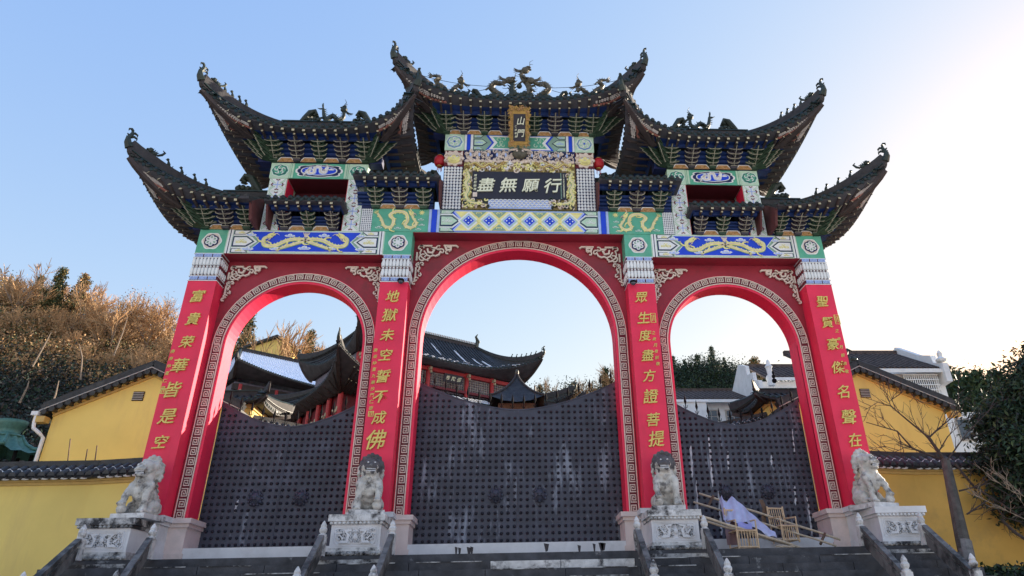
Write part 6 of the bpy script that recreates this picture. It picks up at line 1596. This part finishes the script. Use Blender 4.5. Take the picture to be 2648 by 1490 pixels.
def conifer(h,seed,cols=('leaf_dark','leaf_mid'),dens=1.0,wid=.23,leafs=.13,start=.22):
    random.seed(seed); T=MB(); T.tube([(0,0,-.4),(.05,0,h*.5),(0,.04,h*.98)],[h*.022,h*.014,.02],6); cen=[]
    n=int(h*3.4)
    for i in range(n):
        f=start+(1-start)*i/n; z=h*f; L=h*wid*(1-f)**.75*random.uniform(.6,1.25)+.15; nb=random.choice((4,5,6))
        for k in range(nb):
            a=random.uniform(0,2*pi); LL=L*random.uniform(.55,1.1); d=Vector((cos(a),sin(a),random.uniform(-.18,.22)))
            e=Vector((0,0,z))+d*LL; T.tube([(0,0,z),tuple(Vector((0,0,z))+d*LL*.5+Vector((0,0,.05))),tuple(e)],[.035,.02,.006],3,cap=False)
            m_=max(3,int(LL*9*dens))
            for j in range(m_):
                g_=random.uniform(.25,1.05); p=Vector((0,0,z))+d*LL*g_; cen.append((p.x+random.gauss(0,.10+.07*LL),p.y+random.gauss(0,.10+.07*LL),p.z+random.gauss(0,.09)))
    c=np.array(cen); return T.mesh('trunk',M['bark']),leaf_mesh('crown',c,leafs,cols,n=7,spread=.14,aspect=2.2)
def tree_thing(name,label,cat,meshes,loc,rz,sc,group):
    t=thing(name,label,cat,loc,rz,group); t.scale=(sc,sc,sc*random.uniform(.92,1.1))
    for me in meshes:
        o=bpy.data.objects.new(me.name.split('.')[0],me); COL.objects.link(o); o.parent=t
    return t
bt=[bare_tree(6.5,s,5,.5,'bark_pale',.13) for s in (1,2,3,4)]
bt_l=[]
for i,(T_,W_,tips) in enumerate(bt):
    if i<2:   # some still carry withered leaves
        c=np.array([tuple(p) for p in tips]); bt_l.append((T_,W_,leaf_mesh('withered_leaves',c[::2],.09,('leaf_orange','leaf_brown','twig'),n=5,spread=.25)))
cf=[conifer(7,11),conifer(6,12,dens=.8,wid=.26),conifer(7.5,13,dens=.9,wid=.2)]
cfp=[conifer(6.5,14,('leaf_gold','leaf_mid','leaf_dark'),.6,.24),conifer(7,15,('leaf_orange','leaf_gold','leaf_mid'),.55,.25,start=.35)]
def on_ridge(u,Y):      # ground position below that bearing at distance Y
    q=at(u,900,Y); return q.x,hgt(q.x,Y)
random.seed(21)
pos_words=['at the far left edge','just right of the left edge','above the copper pavilion','left of the tallest pine','right of the tallest pine','above the yellow gable','near the gable peak','beside the left pillar']
# the ridge on the left: bare and withered trees one behind another
spec=[(-10,64,'b',0,1.75),(40,70,'c',0,1.15),(95,66,'c',2,1.15),(125,72,'b',2,1.2),(160,67,'c',1,1.05),(185,64,'b',1,1.25),(215,70,'b',3,1.2),(255,66,'b',2,1.15),(290,62,'b',0,1.15),(318,70,'b',3,1.0),(345,66,'w',0,1.25),(375,64,'w',1,1.25),(400,70,'b',1,1.25),(425,66,'b',2,1.2),(448,60,'w',0,.95),(470,72,'b',3,1.1)]
words={'b':('bare_tree','bare tree','tree'),'c':('pine_tree','sunlit pine','tree'),'w':('withered_tree','tree with orange withered leaves','tree')}
LAB={0:'tall bare tree with many fine twigs at the left edge of the photo',1:'pale pine with thin crown second from the left edge on the ridge',2:'greenest pine on the left ridge, standing tallest against the sky',3:'bare tree squeezed between two pines on the left ridge',4:'thin yellowish pine right of the tallest green pine',5:'bare tree with forked trunk in the middle of the left ridge',6:'slender bare tree behind the forked one on the left ridge',7:'bare tree above the withered shrubs, right of the forked trunk',8:'bare tree leaning on the left ridge above the gable roof slope',9:'small bare tree set back on the left ridge above the gable roof',10:'orange leaved tree left of the gable peak on the ridge',11:'broad orange leaved tree above the gable peak',12:'bare tree rising behind the orange leaved trees',13:'dark twigged bare tree closest to the outer left pillar top',14:'low orange leaved tree half hidden by the outer left pillar',15:'bare tree mostly hidden behind the outer left pillar'}
def fit(u,Y,vtop,h_):     # ground point at that bearing and the scale that brings the crown to its real height
    q=at(u,900,Y); x=q.x; z=hgt(x,Y)-.3; return x,z,max(.35,(at(u,vtop,Y).z-z)/h_)
TOPS=[650,705,700,712,712,730,746,756,764,778,770,766,780,786,806,795]
lightc=[conifer(6.5,16,('leaf_mid','leaf_gold','leaf_mid'),.6,.24)]
for i,(u,Y,k,v,sc) in enumerate(spec):
    h_=6.3 if k!='c' else 6.6; x,z,sc=fit(u,Y,TOPS[i],h_); ms=[bt[v][0],bt[v][1]] if k=='b' else list(cfp[v%2]) if k=='c' else list(bt_l[v%2])
    if k=='c' and i==2: ms=list(lightc[0])
    tree_thing(words[k][0],LAB[i],'tree',ms,(x,Y,z),random.uniform(0,6),sc,'trees along the ridge on the left hill')
random.seed(40)
for i in range(24):     # more leafless trees nobody could tell apart, massed on the upper slope
    u=random.uniform(-60,500); Y=random.uniform(54,66); x,z=on_ridge(u,Y); v=random.randrange(4)
    tree_thing('bare_tree','one of many leafless trees massed on the sunlit upper slope of the left hill','tree',list(bt_l[v%2]) if random.random()<.35 else [bt[v][0],bt[v][1]],(x,Y,z-.3),random.uniform(0,6),random.uniform(.5,.72),'leafless trees massed on the upper left slope')
# trees seen through the left arch
LA=[(628,58,'c',0,1.0,'loose crowned tree left of the yellow hill house in the left arch'),(612,62,'b',0,1.1,'bare tree at the left rim of the left arch'),(668,60,'b',1,.9,'bare tree in front of the yellow hill house, left one'),(712,58,'b',2,1.35,'tallest bare tree before the yellow hill house in the left arch'),(738,62,'b',3,1.0,'bare tree at the right corner of the yellow hill house'),(762,64,'b',1,1.15,'thin bare tree between the hill house and the golden conifer'),(800,60,'c',1,.95,'golden round topped conifer in the left arch'),(838,62,'b',0,.95,'bare tree right of the golden conifer'),(866,66,'b',2,.9,'bare tree beside the dark hall tip in the left arch')]
LT=[822,852,850,832,872,880,862,885,890]
for (u,Y,k,v,sc,lab),vt in zip(LA,LT):
    Y=46 if u in (712,) else max(Y,60); x,z,sc=fit(u,Y,vt,6.4); tree_thing('conifer' if k=='c' else 'bare_tree',lab,'tree',list(cfp[v%2]) if k=='c' else [bt[v][0],bt[v][1]],(x,Y,z),random.uniform(0,6),sc,'trees seen through the left arch')
# dark conifers through the right arch and at the right
RA=[(1702,78,0,1.05,'leftmost dark conifer in the right arch'),(1735,84,1,1.0,'dark conifer second from the left in the right arch'),(1765,76,2,1.1,'dark conifer left of the tallest one in the right arch'),(1800,82,1,1.0,'round dark conifer just left of the tallest in the right arch'),(1838,78,0,1.35,'tallest dark conifer in the right arch'),(1868,76,2,1.15,'dark conifer just right of the tallest in the right arch'),(1900,82,1,1.0,'lower conifer on the slope right of the tallest in the right arch'),(1925,74,0,.85,'dark conifer next to the pale thin tree in the right arch'),(1958,70,2,.8,'last dark conifer before the stepped white house')]
RT=[930,925,932,925,900,922,945,955,962]
for (u,Y,v,sc,lab),vt in zip(RA,RT):
    x,z,sc=fit(u,Y,vt,(7,6,7.5)[v]); tree_thing('dark_conifer',lab,'tree',list(cf[v]),(x,Y,z),random.uniform(0,6),sc,'dark conifers seen through the right arch')
x,z,sc=fit(1945,66,925,6.6); tree_thing('thin_tree','pale half bare tree left of the stepped white house in the right arch','tree',[cfp[1][0],cfp[1][1]],(x,66,z),1,sc,None)
# line of small grey trees over the middle leaf
for i,u in enumerate((1395,1425,1455,1480,1508,1535,1562,1592,1612)):
    v=i%4; k=i%3==0; x,z,sc_=fit(u,70,(1000,985,1005,988,975,985,962,940,930)[i],6.3)
    labs=['pointed grey tree nearest the hall tip in the middle arch','first bush like tree right of the hall tip','rounded leafless tree above the low dark roof','conifer shaped tree over the middle of the right gate leaf','leafless tree left of the right spear finials','leafless tree behind the spear finials of the middle gate','larger conifer near the inner right pillar in the middle arch','leafless tree hugging the inner right pillar','last tree mostly behind the inner right pillar']
    tree_thing('conifer' if k else 'leafless_tree',labs[i],'tree',list(cf[(i//3)%3]) if k else list(bt[v][:2]),(x,70,z),random.uniform(0,6),sc_,'row of small trees in the middle arch')
FR=[(2450,40,0,1.15,'dark conifer just behind the white house end wall'),(2492,44,2,1.3,'pointed dark conifer right of the white house'),(2530,38,1,1.1,'dark conifer between the pointed one and the big evergreen'),(2440,30,1,.9,'dark conifer below the white house end wall'),(2590,42,0,1.25,'dark conifer behind the big evergreen on the right'),(2690,40,1,1.4,'conifer cut by the right edge of the photo')]
for u,Y,v,sc,lab in FR:
    q=at(u,1000,Y); z=hgt(q.x,Y); top={2450:945,2492:925,2530:960,2440:1060,2590:930,2690:900}[u]; tz=at(u,top,Y).z
    h_=(7,6,7.5)[v]; s_=max(.8,(tz-z)/h_)
    tree_thing('dark_conifer',lab,'tree',list(cf[v]),(q.x,Y,z-.3),random.uniform(0,6),s_*.95,'dark conifers right of the white house')
# undergrowth that nobody could count on the hillsides
def carpet(name,n,fx,cols,size,nn,spread,hmax,seed,label=None):
    r=np.random.default_rng(seed); cs=[]
    random.seed(seed)
    while len(cs)<n:
        x,y,hh=fx()
        cs.append((x,y,hgt(x,y)+random.uniform(0,hmax)*hh))
    o=bpy.data.objects.new(name,leaf_mesh(name,np.array(cs),size,cols,n=nn,spread=spread)); COL.objects.link(o); stuff(o); return o
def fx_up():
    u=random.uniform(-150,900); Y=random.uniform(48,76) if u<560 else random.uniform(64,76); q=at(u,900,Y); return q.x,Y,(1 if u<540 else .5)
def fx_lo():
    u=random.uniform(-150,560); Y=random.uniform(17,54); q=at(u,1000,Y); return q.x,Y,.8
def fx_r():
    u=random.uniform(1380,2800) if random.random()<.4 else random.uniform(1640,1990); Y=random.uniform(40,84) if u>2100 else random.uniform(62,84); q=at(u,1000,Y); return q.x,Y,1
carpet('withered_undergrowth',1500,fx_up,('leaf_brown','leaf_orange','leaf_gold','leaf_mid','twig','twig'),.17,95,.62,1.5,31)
carpet('shade_toned_undergrowth',1700,fx_lo,('shrub_dark','leaf_dark','shrub_dark','twig_dark'),.18,75,.7,1.5,32)  # dark bluish leaf colours stand in for shadow on the lower left slope
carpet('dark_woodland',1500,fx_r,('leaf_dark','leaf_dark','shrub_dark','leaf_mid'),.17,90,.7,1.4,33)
# pale trunks leaning in the slope coloured as shaded
random.seed(8)
for i,(u0,v0,u1,v1,Y) in enumerate(((128,1055,152,985,30),(92,925,132,860,42),(60,1015,75,985,36),(215,960,205,890,45),(300,900,330,820,50))):
    p=at(u0,v0,Y); q=at(u1,v1,Y); b=MB(); b.tube([p-Vector((0,0,.8)),p.lerp(q,.5)+Vector((.1,0,0)),q],[.08,.06,.03],6); o=b.build('pale_trunk',M['bark_pale'])
    tag(o,['pale leaning trunk low on the dark slope above the yellow gable','pale trunk leaning right in the middle of the dark slope','short pale trunk above the copper pavilion','upright pale trunk on the slope left of the gable peak','pale slanting trunk just under the ridge trees'][i],'tree trunk','pale trunks on the dark hillside')
# ---- big evergreen and the leafless tree at the right
random.seed(14); cen=[]; lim=MB()
base=Vector((14.1,.55,-2.9))
lim.tube([base,base+Vector((.1,0,3)),base+Vector((.0,.1,5.5)),base+Vector((.2,0,7.9))],[.26,.2,.14,.04],8)
for k in range(190):
    f=random.uniform(0,1); z=.85+3.75*f; a=random.uniform(0,2*pi)
    R_=(2.35*(.80+.20*min(1,f*3)) if f<.55 else 2.35*(1.0-.78*((f-.55)/.45)**1.3))*(.55+.48*random.random())
    c=Vector((14.15+.2*f+cos(a)*R_,.6+sin(a)*R_*.5,z)); lim.tube([(14.15,.6,z-.5),((14.15+c.x)/2,(.6+c.y)/2,z-.2),tuple(c)],[.05,.03,.01],4,cap=False)
    for j in range(26): cen.append((c.x+random.gauss(0,.26),c.y+random.gauss(0,.2),c.z+random.gauss(0,.2)-.1))
et=thing('evergreen_tree','big dense dark evergreen tree filling the right edge in front of the ochre wall','tree',(0,0,0))
P('trunk',lim,M['bark'],et); o=bpy.data.objects.new('crown',leaf_mesh('crown',np.array(cen),.06,('leaf_dark','leaf_dark','shrub_dark','leaf_mid'),n=32,spread=.14,aspect=2.4)); COL.objects.link(o); o.parent=et
lt=thing('leafless_tree','leafless tree with a thick leaning trunk and dark twigs before the ochre wall','tree',(0,0,0))
b=MB(); tp=[at(2512,1500,-.6),at(2492,1400,-.4),at(2468,1290,-.1),at(2442,1190,.2)]
tp.insert(0,tp[0]+Vector((.15,-.1,-1.6))); b.tube([q+Vector((.03*sin(i*1.9),0,0)) for i,q in enumerate(tp)],[.19,.165,.15,.125,.10],10); P('trunk',b,M['bark_grey'],lt)
b=MB(); b.tube([q+Vector((0,-.012,0)) for q in tp[:3]],[.194,.17,.154],10); P('pale_bark',b,M['rail_stone'],lt)
T2=MB(); W2=MB()
def limb(pts,r0,r1,k,fine=True,seed=0):
    n=len(pts); T2.tube(pts,[.65*(r0+(r1-r0)*i/(n-1)) for i in range(n)],5,cap=False)
    for i in range(1,n):
        for j in range(3 if fine else 1):
            p=Vector(pts[i-1]).lerp(Vector(pts[i]),random.random()); d=(Vector(pts[i])-Vector(pts[i-1])).normalized()
            e=(d+Vector((random.uniform(-1,1),random.uniform(-.6,.6),random.uniform(-.5,1)))*.9).normalized(); L=random.uniform(.35,1.0)*k
            q1=p+e*L*.5+Vector((0,0,random.uniform(-.05,.1))); q2=q1+(e+Vector((random.uniform(-.5,.5),0,random.uniform(-.3,.6)))).normalized()*L*.5
            W2.tube([p,q1,q2],[.010,.007,.003],3,cap=False)
            for m_ in range(3):
                f=random.random(); s_=p.lerp(q1,f) if m_<1 else q1.lerp(q2,f); e2=(e+Vector((random.uniform(-1,1),random.uniform(-.4,.4),random.uniform(-.6,.9)))).normalized(); W2.tube([s_,s_+e2*L*.22,s_+(e2+Vector((random.uniform(-.4,.4),0,random.uniform(-.2,.5)))).normalized()*L*.42],[.007,.005,.0025],3,cap=False)
def pl_(l,Y): return [at(u,v,Y) for u,v in l]
limb(pl_([(2442,1190),(2403,1135),(2401,1128)],.2),.07,.05,.5); limb(pl_([(2402,1132),(2345,1085),(2303,1050)],.2),.04,.02,.9); limb(pl_([(2303,1050),(2270,1040),(2235,1062)],.2),.02,.008,.8)
limb(pl_([(2402,1132),(2425,1110),(2462,1080),(2486,1060)],.2),.035,.012,.8); limb(pl_([(2442,1190),(2360,1160),(2320,1115),(2240,1092)],.25),.05,.014,.9)
limb(pl_([(2303,1050),(2300,1038),(2345,1005),(2378,1040)],.1),.014,.006,.6); limb(pl_([(2320,1115),(2335,1160),(2300,1175),(2252,1160)],.3),.022,.008,.8); limb(pl_([(2420,1180),(2450,1130),(2470,1110)],.2),.03,.01,.7)
limb(pl_([(2470,1200),(2520,1260),(2600,1310),(2660,1350)],-.2),.045,.02,1.0); limb(pl_([(2480,1270),(2560,1250),(2640,1300)],-.3),.03,.01,1.0); limb(pl_([(2500,1330),(2560,1290),(2600,1340),(2650,1350)],-.4),.03,.01,.8); limb(pl_([(2450,1190),(2500,1120),(2560,1060)],.1),.03,.01,.9)
limb(pl_([(2590,1345),(2625,1378),(2660,1400)],-.6),.05,.06,.3,False)
P('limbs',T2,M['twig_dark'],lt); P('twigs',W2,M['twig_dark'],lt,kind='stuff')
W2=MB(); T2=MB(); limb(pl_([(2655,1345),(2600,1320),(2540,1290),(2520,1282)],-.9),.011,.004,.7); limb(pl_([(2660,1290),(2600,1262),(2560,1230)],-.9),.010,.004,.6); limb(pl_([(2650,1310),(2610,1250),(2545,1195)],-.9),.009,.004,.5)
P('pale_twigs',W2,M['bark_pale'],lt,kind='stuff'); P('pale_limbs',T2,M['bark_pale'],lt)  # twigs and limbs in the paler bark colour
# dark shrubs at the foot of the wall, bottom right corner
for i,(u,v,w_) in enumerate(((2570,1478,.55),(2640,1495,.7),(2690,1480,.7))):
    q=at(u,v,-.4); c=[]
    for k in range(240): 
        a=random.uniform(0,2*pi); e=random.uniform(-.2,1.2); r=w_*random.uniform(.5,1); c.append((q.x+r*cos(a)*cos(e),q.y+r*sin(a)*cos(e),q.z-.35+r*.8*sin(e)))
    t=thing('shrub',['small rounded dark shrub at the foot of the leaning trunk','dark shrub in the bottom right corner','dark shrub just cut by the right edge'][i],'shrub',(0,0,0),0,'shrubs below the ochre wall')
    o=bpy.data.objects.new('foliage',leaf_mesh('foliage',np.array(c),.07,('leaf_dark','shrub_dark','leaf_mid'),n=9,spread=.06)); COL.objects.link(o); o.parent=t
    b=MB(); b.tube([(q.x,q.y,-2.96),(q.x,q.y,q.z-.1)],[.06,.03],5); P('stem',b,M['bark'],t)
